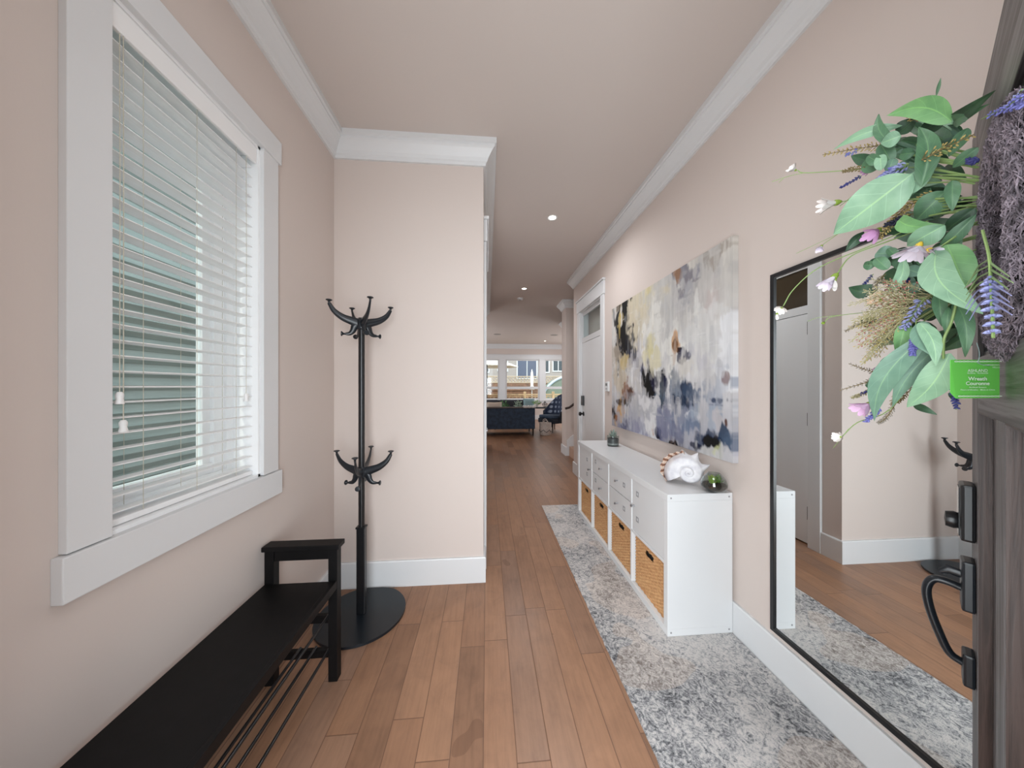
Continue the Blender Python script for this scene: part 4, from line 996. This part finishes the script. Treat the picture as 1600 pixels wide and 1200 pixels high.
flower(1364, 262, -18, 8, 18, 7, .4, MAUVE, 0, .35); flower(1460, 302, -14, 12, 18, 7, .4, MAUVE, -.03, .4); flower(1376, 470, -6, -8, 18, 16, .9, PEACH, -.05, .5); flower(1394, 482, -6, 8, 15, 14, .9, PEACH, -.05, .5)
flower(1288, 503, -4, 4, 6, 6, .4, CAL, 0, .6)
stem([PU(1470, 262, -.03), PU(1380, 262, -.01), PU(1300, 268, 0), PU(1256, 270, 0), PU(1246, 266, 0)], .0011)
stem([PU(1256, 270, 0), PU(1230, 276, 0), PU(1206, 284, 0)], .0008); stem([PU(1224, 279, 0), PU(1217, 285, 0)], .0008)
stem([PU(1460, 350, -.03), PU(1380, 380, -.02), PU(1330, 400, -.02), PU(1308, 428, -.04)], .0014)
stem([PU(1450, 345, -.03), PU(1360, 384, -.02), PU(1280, 418, 0), PU(1240, 452, 0), PU(1224, 478, 0)], .0013)
stem([PU(1420, 300, -.03), PU(1360, 330, -.01), PU(1310, 365, 0), PU(1286, 382, 0)], .0009); stem([PU(1310, 365, 0), PU(1270, 384, 0), PU(1244, 396, 0)], .0006)
stem([PU(1440, 455, -.03), PU(1370, 484, 0), PU(1318, 492, 0), PU(1296, 496, 0), PU(1289, 503, 0)], .0009); stem([PU(1318, 492, 0), PU(1280, 496, 0), PU(1262, 502, 0)], .0006)
stem([PU(1450, 560, -.06), PU(1390, 640, -.05), PU(1340, 660, -.02), PU(1316, 682, -.02)], .0011); stem([PU(1326, 670, -.02), PU(1310, 690, -.02), PU(1302, 700, -.01)], .0006)
stem([PU(1400, 290, -.03), PU(1350, 306, -.02), PU(1314, 316, -.03)], .001); stem([PU(1400, 296, -.02), PU(1345, 300, 0), PU(1312, 322, 0)], .0008);
stem([PU(1494, 475, -.11), PU(1486, 505, -.115), PU(1475, 530, -.12), PU(1474, 560, -.11)], .0018); stem([PU(1530, 345, -.03), PU(1500, 365, -.07), PU(1466, 388, -.09)], .0018)

def sprig(pts, n, fl, size, mats, r0=.0009, spread=.9, start=.15, name='sprig', rad=None, elong=2.2):
    P = catmull([p for p in pts], 8); b = NB(); tube(b, [p - wo for p in P], r0, 5, 1); rr = random.Random(int(abs(pts[0].x * 9999)) + n)
    fr = frames(P); m = len(fr)
    for k in range(n):
        f = start + (1 - start) * k / n; p, t, nn, bb = fr[min(m - 1, int(f * (m - 1)))]
        a = k * 2.4 + rr.uniform(-.3, .3); d = (t * math.cos(spread) + (nn * math.cos(a) + bb * math.sin(a)) * math.sin(spread)).normalized()
        ll = fl * (1.15 - .7 * f) * rr.uniform(.75, 1.2); e = p + d * ll
        if ll > size * 2.5: tube(b, [p - wo, (p + e) * .5 + Vector((0, 0, .001)) - wo, e - wo], r0 * .6, 3, 1, False)
        Mq = Vector((0, 0, 1)).rotation_difference(d).to_matrix()
        sphere(b, e - wo, size * rr.uniform(.8, 1.2), 1, 0, (1, 1, elong), Mq)
    return obj(name, b, mats, wr, True)
LAV = plain('lavender floret', (112, 112, 178), .7); LAVD = plain('deep violet floret', (58, 60, 118), .7); GOLD = plain('golden seed head', (176, 156, 96), .8); OLV = plain('olive spray', (164, 158, 118), .8)
ROSE = plain('dusky rose tip', (170, 106, 98), .8); PGR = plain('pale grass tip', (196, 186, 166), .8); GRYS = plain('grey seed spike', (150, 142, 132), .8); LAVP = plain('pale lavender floret', (146, 150, 196), .7)
BRN = plain('brown thin stalk', (120, 104, 66), .7)
def psprig(pl, n, fl, size, mat, dd=-.02, smat=STEM, **k): return sprig([PU(u, v, dd) for u, v in pl], n, fl, size, [mat, smat], **k)
psprig([(1390, 226), (1340, 232), (1285, 242)], 60, .010, .0013, GOLD, 0, BRN, start=.1)
psprig([(1440, 250), (1475, 232), (1522, 210)], 34, .012, .0014, GOLD, -.07, BRN, start=.0)
psprig([(1408, 262), (1385, 276), (1362, 290)], 70, .011, .0022, LAV, -.04, start=0, name='lavender'); psprig([(1420, 256), (1395, 270), (1372, 282)], 60, .010, .0020, LAVP, -.045, start=0, name='lavender')
psprig([(1350, 272), (1330, 284), (1312, 294)], 30, .003, .0016, LAVD, 0, name='lavender'); psprig([(1345, 232), (1330, 240), (1320, 242)], 12, .004, .0017, LAV, 0, name='lavender')
psprig([(1470, 300), (1420, 322), (1380, 358)], 90, .012, .0014, GOLD, -.03, BRN, start=.1); psprig([(1440, 330), (1400, 345), (1374, 372)], 60, .012, .0014, GOLD, -.02, BRN)
psprig([(1418, 336), (1400, 346), (1382, 352)], 34, .006, .0021, plain('near black berry spike', (30, 32, 52), .6), -.035, name='lavender')
psprig([(1365, 428), (1354, 440), (1344, 452)], 22, .003, .0016, LAVD, 0, start=.1, name='lavender'); psprig([(1420, 430), (1400, 445), (1384, 458)], 50, .008, .0024, LAVD, -.03, start=0, name='lavender')
psprig([(1445, 465), (1428, 490), (1410, 515)], 44, .010, .0020, LAVP, -.07, start=0, name='lavender'); psprig([(1432, 500), (1428, 528), (1426, 556)], 60, .005, .0023, LAV, -.09, start=.45, name='lavender')
psprig([(1490, 598), (1492, 610), (1494, 640)], 40, .004, .0020, LAVD, -.09, start=.2, name='lavender'); psprig([(1378, 600), (1360, 610), (1344, 616)], 26, .004, .0018, LAVD, -.02, name='lavender')
psprig([(1374, 638), (1364, 648), (1352, 660)], 30, .005, .0022, LAV, -.04, start=0, name='lavender')
# large lavender with drooping green bracts in front of the ring
psprig([(1535, 360), (1545, 400), (1548, 440), (1552, 528)], 90, .006, .0022, LAVP, -.17, start=.66, name='lavender', r0=.0014, spread=1.2)
for k in range(14):
    v = 405 + k * 5; sd = 1 if k % 2 else -1; l = rl2.uniform(26, 40)
    b = NB(); pts = catmull([PU(1546, v, -.165), PU(1546 + sd * l * .55, v + 12, -.16), PU(1546 + sd * l, v + 30 + (6 if sd < 0 else -8), -.15)], 5); tube(b, [p - wo for p in pts], [.0014 - .0001 * i for i in range(len(pts))], 6)
    obj('bract', b, plain('bract green', (128, 154, 104), .6) if k < 7 else LAVP, wr, True)
psprig([(1534, 186), (1560, 174), (1600, 150), (1625, 140)], 50, .004, .0013, LAV, -.10, start=.2, name='lavender'); psprig([(1540, 182), (1570, 168), (1597, 140)], 24, .003, .0010, LAVP, -.09, start=.5, name='lavender')
psprig([(1556, 176), (1585, 166), (1620, 158)], 50, .004, .0015, LAV, -.09, start=.2, name='lavender'); psprig([(1528, 248), (1520, 252), (1512, 250)], 24, .004, .0022, LAVD, -.06, start=0, name='lavender')
# feathery grass cloud of olive, cream and rose
rg = random.Random(31)
for k in range(58):
    a = rg.uniform(-.75, .62); L = rg.uniform(.72, 1.0); u0, v0 = 1452 + rg.uniform(-8, 8), 468 + rg.uniform(-10, 14)
    u1 = u0 - 128 * L * math.cos(a) + rg.uniform(-5, 5); v1 = v0 + 20 + 122 * L * math.sin(a) + 22
    m = rg.choices([OLV, PGR, ROSE, GOLD], [4, 4, 1.6, 2])[0]
    if 1370 < u1 < 1400: m = ROSE
    psprig([(u0, v0), ((u0 + u1) / 2, (v0 + v1) / 2 - 5), (u1, v1)], 34, .014, .0009, m, rg.uniform(-.07, -.02), OLV, start=.35, r0=.0006, name='grass_spray', elong=2.6)
for pl, m in (([(1400, 590), (1360, 580), (1326, 568)], GRYS), ([(1400, 575), (1360, 595), (1312, 610)], GRYS), ([(1385, 600), (1350, 615), (1330, 622)], OLV), ([(1440, 590), (1405, 610), (1392, 634)], OLV), ([(1450, 580), (1420, 612), (1402, 630)], BRN),
              ([(1400, 630), (1385, 652), (1372, 662)], GRYS), ([(1380, 500), (1345, 506), (1320, 518)], GRYS), ([(1395, 300), (1372, 312), (1352, 322)], BRN), ([(1360, 262), (1335, 264), (1316, 268)], BRN), ([(1434, 190), (1422, 180), (1414, 172)], GOLD), ([(1384, 428), (1372, 440), (1366, 452)], GRYS)):
    psprig(pl, 50, .007, .0011, m, -.02, BRN, start=.15, name='grass_spray')

# ------------------------------------------------------------------ swing tag on the wreath
GREEN = plain('bright green card', (104, 192, 80), .6); INK = plain('white print', (222, 234, 218), .5)
dT = .50
c0 = at(1526, 592, dT); tg = thing('price_tag', 'bright green paper tag with white print hanging under the wreath', 'tag', c0, -YAW)
sc = dT / F_PX; W2, H2 = 38.5 * sc, 30 * sc
b = NB(); bv = [(-W2, -H2 * .72), (-W2 * .8, -H2 * 1.02), (W2, -H2 * 1.0), (W2, H2), (-W2, H2)]
A = [b.verts.new((x, -.0003 + .002 * (x / W2) ** 2, z)) for x, z in bv]; Bv = [b.verts.new((x, .0003 + .002 * (x / W2) ** 2, z)) for x, z in bv]
b.faces.new(A); b.faces.new(Bv[::-1]); [b.faces.new((A[i], A[(i + 1) % 5], Bv[(i + 1) % 5], Bv[i])) for i in range(5)]
obj('card', b, GREEN, tg)
def text(s, x, z, size, xs=1.0, bold=False, align='CENTER'):
    cu = bpy.data.curves.new('printed_text', 'FONT'); cu.body = s; cu.size = size; cu.align_x = align; cu.offset = size * (.02 if bold else .004)
    tmp = bpy.data.objects.new('printed_text', cu); C.objects.link(tmp); dg = bpy.context.evaluated_depsgraph_get()
    me = bpy.data.meshes.new_from_object(tmp.evaluated_get(dg)); bpy.data.objects.remove(tmp)
    me.transform(Matrix.Rotation(R(90), 4, 'X') @ Matrix.Scale(xs, 4, (1, 0, 0))); me.transform(Matrix.Translation((x, -.0012, z)))
    o = link('printed_text', me, INK, tg); return o
text('ASHLAND', 0, H2 * .36, .0064, 1.1); text('FLORAL · FLORALES', 0, H2 * .26, .0030, 1.25)
text('Wreath', 0, -H2 * .08, .0082, 1.15, True); text('Couronne', 0, -H2 * .32, .0079, 1.15, True); text('Artificial flowers', 0, -H2 * .47, .0032, 1.3)
text('Fleurs artificielles · Made in China', 0, -H2 * .60, .0031, 1.3)
text('HOMEGROWN', W2 * .90, H2 * .68, .0036, 1.1, False, 'RIGHT'); text('HELLO', W2 * .90, H2 * .56, .0036, 1.1, False, 'RIGHT')
b = NB()
for zz in (H2 * .90, -H2 * .90):
    for ph in (0, math.pi):
        pts = [(-W2 * (.94 if zz > 0 else .78) + (W2 * (1.92 if zz > 0 else 1.76)) * k / 48, -.0010, zz + .0009 * math.sin(k * .8 + ph)) for k in range(49)]
        tube(b, pts, .00035, 4)
obj('wave_border', b, INK, tg)
b = NB(); tube(b, catmull([(0, -.001, H2 * .84), (.001, -.002, H2 * 1.1), (.004, .0, H2 * 1.45), (.006, .004, H2 * 1.9)], 6), .0005, 6); tube(b, catmull([(0, -.0012, H2 * .84), (.007, -.0014, H2 * .74), (.018, -.0016, H2 * .68)], 5), .0005, 6)
obj('string', b, plain('grey green string', (128, 146, 144), .8), tg, True)

# ------------------------------------------------------------------ living room
NAVY = plain('navy velvet', (48, 64, 84), .8, noise=.2, nscale=12); NAVYD = plain('dark navy fabric', (24, 30, 42), .85); CHAR = plain('charcoal fabric', (44, 44, 50), .9, noise=.2, nscale=60)
DWD = plain('dark walnut', (40, 28, 22), .4); CREAM = plain('cream cotton', (214, 202, 188), .9); THROW = plain('white knitted throw', (214, 210, 206), .95, noise=.15, nscale=90)
sf = thing('sofa', 'navy blue sofa with its flat back turned to the hall', 'sofa', (.45, 8.9, 0))
S0, S1 = -.85, .86
b = NB(); bx(b, S0, S1, -.42, -.28, .19, .755, .02, seg=3); obj('backrest', b, NAVY, sf, True)
b = NB(); bx(b, S0, S1, -.43, -.27, .757, .79, .008); obj('back_trim', b, plain('grey brown piping', (92, 84, 80), .6), sf)
for x in (S0, S1 - .14):
    b = NB(); bx(b, x, x + .14, -.27, .46, .19, .62, .03, seg=3); obj('armrest', b, NAVY, sf, True)
b = NB(); bx(b, S0 + .14, S1 - .14, -.27, .44, .19, .33, .01); obj('seat_frame', b, NAVYD, sf)
for x in (S0 + .14, 0.0):
    b = NB(); bx(b, x + .005, x + .70, -.26, .45, .33, .46, .03, seg=3); obj('seat_cushion', b, NAVY, sf, True)
for x in (S0 + .05, S1 - .05):
    for y in (-.37, .40):
        b = NB(); lathe(b, [(0, 0), (.016, 0), (.026, .19), (0, .19)], 12, (x, y, 0)); obj('leg', b, DWD, sf, True)
def pillow(name, label, loc, w, h, d, rz, rx, mat, grp=None):
    b = NB(); g = 10; bmesh.ops.create_grid(b, x_segments=g, y_segments=g, size=1)
    top = list(b.verts); new = {}
    for v in top:
        x, y = v.co.x, v.co.y; e = (1 - x ** 4) * (1 - y ** 4); v.co = Vector((x * w / 2 * (1 - .06 * (1 - abs(y))), y * h / 2 * (1 - .06 * (1 - abs(x))), d / 2 * e ** .5))
    r = bmesh.ops.duplicate(b, geom=b.verts[:] + b.edges[:] + b.faces[:])
    for v in [q for q in r['geom'] if isinstance(q, bmesh.types.BMVert)]: v.co.z *= -1
    bmesh.ops.remove_doubles(b, verts=b.verts, dist=.0004)
    o = obj(name, b, mat, smooth=True); o.location = loc; o.rotation_euler = (R(rx), 0, R(rz)); tag(o, label, 'cushion', grp); return o
pillow('cushion', 'beige cushion leaning behind the navy sofa back at its left', (.20, 8.735, .70), .44, .44, .16, 4, 82, CREAM)
pillow('cushion', 'teal grey cushion leaning at the right end of the charcoal sofa', (1.48, 11.05, .72), .40, .40, .14, -12, 78, plain('teal grey linen', (122, 146, 150), .9))
b = NB(); g = 24; V = {}
for i in range(g + 1):
    for j in range(9):
        q = j / 8; x = .98 + .34 * i / g; ang = q * math.pi
        yy = 8.54 - .115 * math.cos(ang) * 1.0 + (0 if 0 < j < 8 else 0); zz = .79 + .035 * math.sin(ang) + .006 * math.sin(i * 1.3) - (.10 if j in (0,) else (.03 if j == 1 else 0)) * 0
        if j == 8: zz = .66
        if j == 0: zz = .77
        V[i, j] = b.verts.new((x, yy, zz + .004 * math.sin(i * .9 + j)))
for i in range(g):
    for j in range(8): b.faces.new((V[i, j], V[i + 1, j], V[i + 1, j + 1], V[i, j + 1]))
o = obj('throw_blanket', b, THROW, smooth=True); m = o.modifiers.new('s', 'SOLIDIFY'); m.thickness = .012; tag(o, 'white knitted throw laid over the right end of the navy sofa back', 'blanket')
# charcoal sofa by the windows
s2 = thing('sofa', 'charcoal sofa facing the hall below the back windows', 'sofa', (.55, 11.3, 0))
b = NB(); bx(b, -1.35, 1.1, .22, .42, 0, .84, .05, seg=3); obj('backrest', b, CHAR, s2, True)
b = NB(); bx(b, -1.35, 1.1, -.42, .22, 0, .42, .04, seg=3); obj('seat', b, CHAR, s2, True)
for x in (-1.35, -.13):
    b = NB(); bx(b, x + .02, x + 1.2, -.02, .24, .43, .86, .06, seg=3); obj('back_cushion', b, CHAR, s2, True)
# coffee table with plants
ct = thing('coffee_table', 'low dark table with plants standing between the two sofas', 'table', (.75, 10.1, 0))
b = NB(); bx(b, -.55, .55, -.3, .3, .40, .44, .006); obj('table_top', b, DWD, ct)
for x in (-.5, .5):
    for y in (-.25, .25): b = NB(); bx(b, x - .025, x + .025, y - .025, y + .025, 0, .40); obj('leg', b, DWD, ct)
def bushy(name, label, loc, r, h, c, pot, seed, n=90, ll=.07):
    rr = random.Random(seed); t = thing(name, label, 'plant', loc)
    b = NB(); lathe(b, [(0, 0), (pot * .8, 0), (pot, .12), (pot * .93, .12), (pot * .9, .10), (0, .10)], 20); obj('pot', b, plain('pale ceramic', (200, 196, 190), .5), t, True)
    b = NB()
    for k in range(n):
        d = Vector((rr.gauss(0, 1), rr.gauss(0, 1), abs(rr.gauss(0, 1)) * .8)).normalized(); p = Vector((0, 0, h * .45)) + Vector((d.x * r, d.y * r, d.z * h * .6)) * rr.uniform(.35, 1)
        e = p + (d + Vector((0, 0, -.2))).normalized() * ll; s = d.cross(Vector((rr.uniform(-1, 1), rr.uniform(-1, 1), 1))).normalized() * ll * .28; m_ = (p + e) / 2 + Vector((0, 0, ll * .1))
        v0, v1, v2, v3 = b.verts.new(p), b.verts.new(m_ + s), b.verts.new(e), b.verts.new(m_ - s); b.faces.new((v0, v1, v2, v3))
        if k % 4 == 0: tube(b, [(0, 0, .09), p * .6, p], .003, 4, 0, False)
    obj('foliage', b, plain('leaf', c, .6), t); return t
bushy('potted_plant', 'green bushy plant in a pale pot on the low table, left of the pair', (.56, 10.1, .441), .15, .42, (66, 112, 52), .07, 2)
bushy('potted_plant', 'pale grey green plant on the low table, right of the pair', (1.0, 10.12, .441), .15, .46, (150, 168, 150), .07, 3)
# side table, lantern and small plant
sd = thing('side_table', 'black side table behind the basket at the right end of the navy sofa', 'table', (1.86, 10.4, 0))
b = NB(); bx(b, -.36, .30, -.22, .22, .62, .65, .004); obj('table_top', b, BLACKW, sd)
for x in (-.33, .27):
    for y in (-.2, .2): b = NB(); bx(b, x - .012, x + .012, y - .012, y + .012, 0, .62); obj('leg', b, BLACK, sd)
bushy('potted_plant', 'small bright green plant on the black side table', (1.66, 10.4, .65), .13, .24, (104, 150, 58), .05, 4, 70, .06)
ln = thing('lantern', 'small black diamond shaped lantern on the side table', 'lantern', (1.93, 10.36, .660))
b = NB(); q = .085
c_ = [Vector((0, -q, .085)), Vector((q, 0, .085)), Vector((0, q, .085)), Vector((-q, 0, .085))]; tp, bt = Vector((0, 0, .19)), Vector((0, 0, .0))
for i in range(4):
    tube(b, [c_[i], c_[(i + 1) % 4]], .008, 6); tube(b, [c_[i], tp], .008, 6); tube(b, [c_[i], bt + Vector((c_[i].x * .3, c_[i].y * .3, 0))], .008, 6)
obj('frame', b, BLACK, ln)
# tufted wing armchair
ac = thing('armchair', 'navy tufted armchair with a curved back on dark legs beside the windows', 'armchair', (2.02, 9.35, 0), R(122))
b = NB(); bx(b, -.33, .33, -.34, .36, .26, .40, .04, seg=3); obj('seat_base', b, NAVYD, ac, True)
b = NB(); bx(b, -.29, .29, -.26, .36, .40, .50, .04, seg=3); obj('seat_cushion', b, NAVY, ac, True)
TUF = NT('blue grey back with painted tuft shading', (92, 112, 144), .7); v = TUF.coord('Object', (10, 1, 7)); vo = TUF.node('ShaderNodeTexVoronoi'); vo.inputs['Scale'].default_value = 1; vo.inputs['Randomness'].default_value = 0; TUF.link(v, vo.inputs['Vector'])
TUF.color(TUF.ramp(vo.outputs['Distance'], [(.26, (170, 184, 206)), (.44, (40, 54, 82))]))  # tuft highlights and shaded creases painted into the colour
b = NB(); N = 18; H = 12; V = {}
for lay in range(2):
    for i in range(N + 1):
        a = R(-20 + 220 * i / N)
        for j in range(H + 1):
            t = j / H; mid = math.sin(math.pi * i / N); top = .60 + .52 * max(0, mid) ** 1.5
            z = .28 + (top - .28) * t; r = (.36 if lay else .31) + .05 * t
            V[lay, i, j] = b.verts.new((r * math.cos(a), -(-.02) - r * math.sin(a) * .95 - .06 * t, z))
for lay in range(2):
    for i in range(N):
        for j in range(H): f = b.faces.new((V[lay, i, j], V[lay, i + 1, j], V[lay, i + 1, j + 1], V[lay, i, j + 1])); f.material_index = 1 if lay == 0 else 0
for i in range(N): b.faces.new((V[0, i, H], V[0, i + 1, H], V[1, i + 1, H], V[1, i, H])); b.faces.new((V[0, i, 0], V[0, i + 1, 0], V[1, i + 1, 0], V[1, i, 0]))
for i in (0, N):
    for j in range(H): b.faces.new((V[0, i, j], V[0, i, j + 1], V[1, i, j + 1], V[1, i, j]))
obj('backrest', b, [NAVYD, TUF.m], ac, True)
for x, y in ((-.26, -.28), (.26, -.28), (-.26, .30), (.26, .30)):
    b = NB(); lathe(b, [(0, 0), (.014, 0), (.022, .27), (0, .27)], 10, (x, y, 0)); obj('leg', b, DWD, ac, True)
# woven floor basket
fb_ = thing('floor_basket', 'white woven floor basket with a dark zigzag band and looped handles by the sofa', 'basket', (1.62, 8.62, 0))
BW_ = NT('white rope', (206, 196, 188), .9); v = BW_.coord(); f = BW_.noise(v, 70, 3); BW_.color(BW_.ramp(f, [(.3, (182, 170, 164)), (.7, (224, 216, 208))]))
b = NB(); lathe(b, [(0, 0), (.13, 0), (.155, .03), (.168, .18), (.165, .33), (.168, .34), (.160, .345), (.158, .33), (.16, .18), (.145, .03), (0, .02)], 30); obj('body', b, BW_.m, fb_, True)
b = NB(); pts = []
for k in range(73):
    a = 2 * math.pi * k / 72; z = .09 + .07 * abs(((k / 6) % 2) - 1); r = .160 + .006 * (z / .16); pts.append((r * math.cos(a), r * math.sin(a), z))
tube(b, pts, .008, 6); obj('zigzag_band', b, plain('dark grey yarn', (74, 72, 76), .9), fb_, True)
for sg in (-1, 1):
    b = NB(); tube(b, catmull([(sg * .02 - .06, sg * .16, .33), (-.05 + sg * .02, sg * .165, .40), (sg * .02, sg * .165, .43), (.05 + sg * .02, sg * .165, .40), (.06 + sg * .02, sg * .16, .33)], 5), .009, 8); obj('handle', b, BW_.m, fb_, True)

# ------------------------------------------------------------------ outside
SID = NT('grey green lap siding', (122, 142, 138), .8); v = SID.coord('Object', (1, .6, 8)); f = SID.noise(v, 4, 4); SID.color(SID.ramp(f, [(.3, (140, 151, 147)), (.7, (158, 169, 164))]))
b = NB(); X0 = -2.85; ex = .108
for k in range(40):
    z = -.4 + k * ex
    prism(b, [(X0, z), (X0 + .004, z), (X0 + .032, z + .042), (X0 + .006, z + ex), (X0, z + ex)], 'y', -3.0, 6.6)
bx(b, X0 - .3, X0, -3.0, 6.6, -.5, 3.9)
nb = thing('neighbour_wall', 'grey green clapboard side wall of the neighbouring house outside the blind', 'house', (0, 0, 0)); obj('lap_siding', b, SID.m, nb)
b = NB(); bx(b, -14, -1.2, -8, 30, -.6, -.45); bx(b, -14, 14, 12.8, 30, -.6, -.45); bx(b, -1.2, 14, -8, -.1, -.6, -.45); g_ = obj('ground', b, plain('garden ground', (122, 116, 104), .95, noise=.3, nscale=3)); struct(g_)
b = NB(); bx(b, -1.6, 1.6, -2.2, 0.02, 3.15, 3.29); struct(obj('porch_sunshade', b, TRIM))  # unseen slab added to keep the sun out of the doorway
b = NB(); bx(b, -1.7, 1.7, -2.3, -.1, -.3, -.02); struct(obj('porch_floor', b, plain('concrete', (160, 158, 154), .9)))
b = NB(); bx(b, -1.188, 5.0, -.1, 6.88, 3.29, 3.45); bx(b, -2.72, 5.0, 6.88, 12.8, 3.29, 3.45); struct(obj('roof_slab', b, WALL))
DECK = plain('pale golden deck boards', (196, 168, 132), .8, noise=.2, nscale=6)  # deck timber in a pale golden tone
b = NB()
for k in range(21): bx(b, -3.0, 6.5, 12.85 + .145 * k, 12.85 + .145 * k + .138, -.05, 0)
struct(obj('deck', b, DECK))
rlg = thing('deck_railing', 'pale timber deck railing with balusters outside the back windows', 'railing', (0, 15.7, 0))
b = NB(); bx(b, -3, 6.5, -.06, .06, .90, .96, .005); obj('top_rail', b, DECK, rlg)
b = NB(); bx(b, -3, 6.5, -.03, .03, .08, .13); bx(b, -3, 6.5, -.03, .03, .82, .86); obj('lower_rail', b, DECK, rlg)
for k in range(50): b = NB(); bx(b, -2.9 + .19 * k, -2.9 + .19 * k + .035, -.018, .018, .13, .82); obj('baluster', b, DECK, rlg)
for x in (-1.9, .6, 1.9, 3.35, 5.4): b = NB(); bx(b, x - .06, x + .06, -.065, .065, 0, 1.08, .01); obj('post', b, DECK, rlg)
FEN = plain('brown stained fence boards', (134, 98, 76), .85, noise=.25, nscale=5)
fn = thing('garden_fence', 'brown garden fence with a strip of lattice along its top', 'fence', (0, 19, 0))
b = NB()
for k in range(16): bx(b, -6, 12, -.01, .01, -.45 + .125 * k, -.45 + .125 * k + .118)
obj('fence_boards', b, FEN, fn)
b = NB(); bx(b, -6, 12, -.03, .03, 1.55, 1.60); bx(b, -6, 12, -.03, .03, 1.92, 1.97)
for k in range(92):
    for sg in (-1, 1):
        x = -6 + k * .195; tube(b, [(x, sg * .012, 1.58 if sg > 0 else 1.94), (x + .36, sg * .012, 1.94 if sg > 0 else 1.58)], .02, 4)
obj('lattice', b, plain('pale lattice', (196, 176, 152), .8), fn)  # lattice is paler than the fence boards
hs = thing('neighbour_house', 'beige sided neighbouring house with white framed windows behind the fence', 'house', (0, 25, 0))
b = NB(); bx(b, -9, 16, 0, 6, -.5, 7.5)
for k in range(48): prism(b, [(0, -.4 + .16 * k), (-.02, -.4 + .16 * k), (-.004, -.24 + .16 * k), (0, -.24 + .16 * k)], 'x', -9, 16)
obj('siding_wall', b, plain('beige siding', (168, 158, 152), .85), hs)
DG = plain('dark window glass', (58, 66, 70), .1); BC = plain('blue grey curtain', (92, 98, 116), .8)
for (x, w, z0, z1, m) in ((-.9, 1.0, 2.5, 4.2, DG), (.9, .7, 2.6, 4.2, DG), (2.45, 1.5, 2.0, 4.2, BC), (4.15, .8, 2.5, 4.2, DG), (5.35, .8, 2.6, 4.2, DG), (8.0, 1.0, 2.6, 4.2, DG)):
    b = NB()
    for (x0, x1, a, c) in ((x - .09, x, z0 - .09, z1 + .09), (x + w, x + w + .09, z0 - .09, z1 + .09), (x, x + w, z0 - .09, z0), (x, x + w, z1, z1 + .09), (x + w / 2 - .03, x + w / 2 + .03, z0, z1)): bx(b, x0, x1, -.06, 0, a, c)
    f = obj('window_frame', b, TRIM, hs); b = NB(); bx(b, x, x + w, -.03, -.022, z0, z1); obj('pane', b, m, f)
um = thing('patio_umbrella', 'open white patio umbrella on the deck beyond the left window', 'umbrella', (.0, 15.0, 0))
b = NB(); lathe(b, [(1.50, 2.27), (1.48, 2.31), (.8, 2.56), (0, 2.82), (0, 2.80), (.8, 2.54), (1.48, 2.28)], 8); obj('canopy', b, plain('white canvas', (240, 232, 220), .8), um)
b = NB(); tube(b, [(0, 0, 0), (0, 0, 2.9)], .025, 12); lathe(b, [(0, 0), (.25, 0), (.25, .06), (0, .08)], 20); obj('pole', b, DWD, um, True)
cp = thing('closed_parasol', 'slim white closed parasol standing beyond the middle window', 'umbrella', (2.35, 16.3, -.45))
b = NB(); lathe(b, [(.12, 1.62), (.15, 1.66), (.07, 1.85), (.09, 2.2), (.06, 2.5), (0, 2.72)], 12); obj('folded_canopy', b, plain('white canvas folded', (236, 230, 222), .8), cp, True)
b = NB(); tube(b, [(0, 0, 0), (0, 0, 1.7)], .022, 10); obj('pole', b, TRIM, cp, True)
gd = thing('garden_dome', 'rounded grey green garden tunnel with a pale hoop beyond the right window', 'garden tunnel', (4.55, 17.3, -.45))
b = NB(); ol = [(1.75 * math.cos(math.pi * k / 24), 2.32 * math.sin(math.pi * k / 24)) for k in range(25)]; prism(b, ol, 'y', 0, 1.2); obj('cover', b, plain('grey green sheet', (120, 132, 118), .6), gd, True)
b = NB(); tube(b, [(1.76 * math.cos(math.pi * k / 24), -.02, 2.34 * math.sin(math.pi * k / 24)) for k in range(25)], .07, 8); obj('hoop', b, plain('pale blue grey hoop', (186, 200, 212), .5), gd, True)
b = NB(); bx(b, -2.0, 2.5, 17.6, 17.9, -.45, 1.1, .02); bx(b, -2.1, 2.6, 17.55, 17.95, 1.1, 1.16); tag(obj('garden_box', b, FEN), 'brown timber garden box under the umbrella before the fence', 'planter')
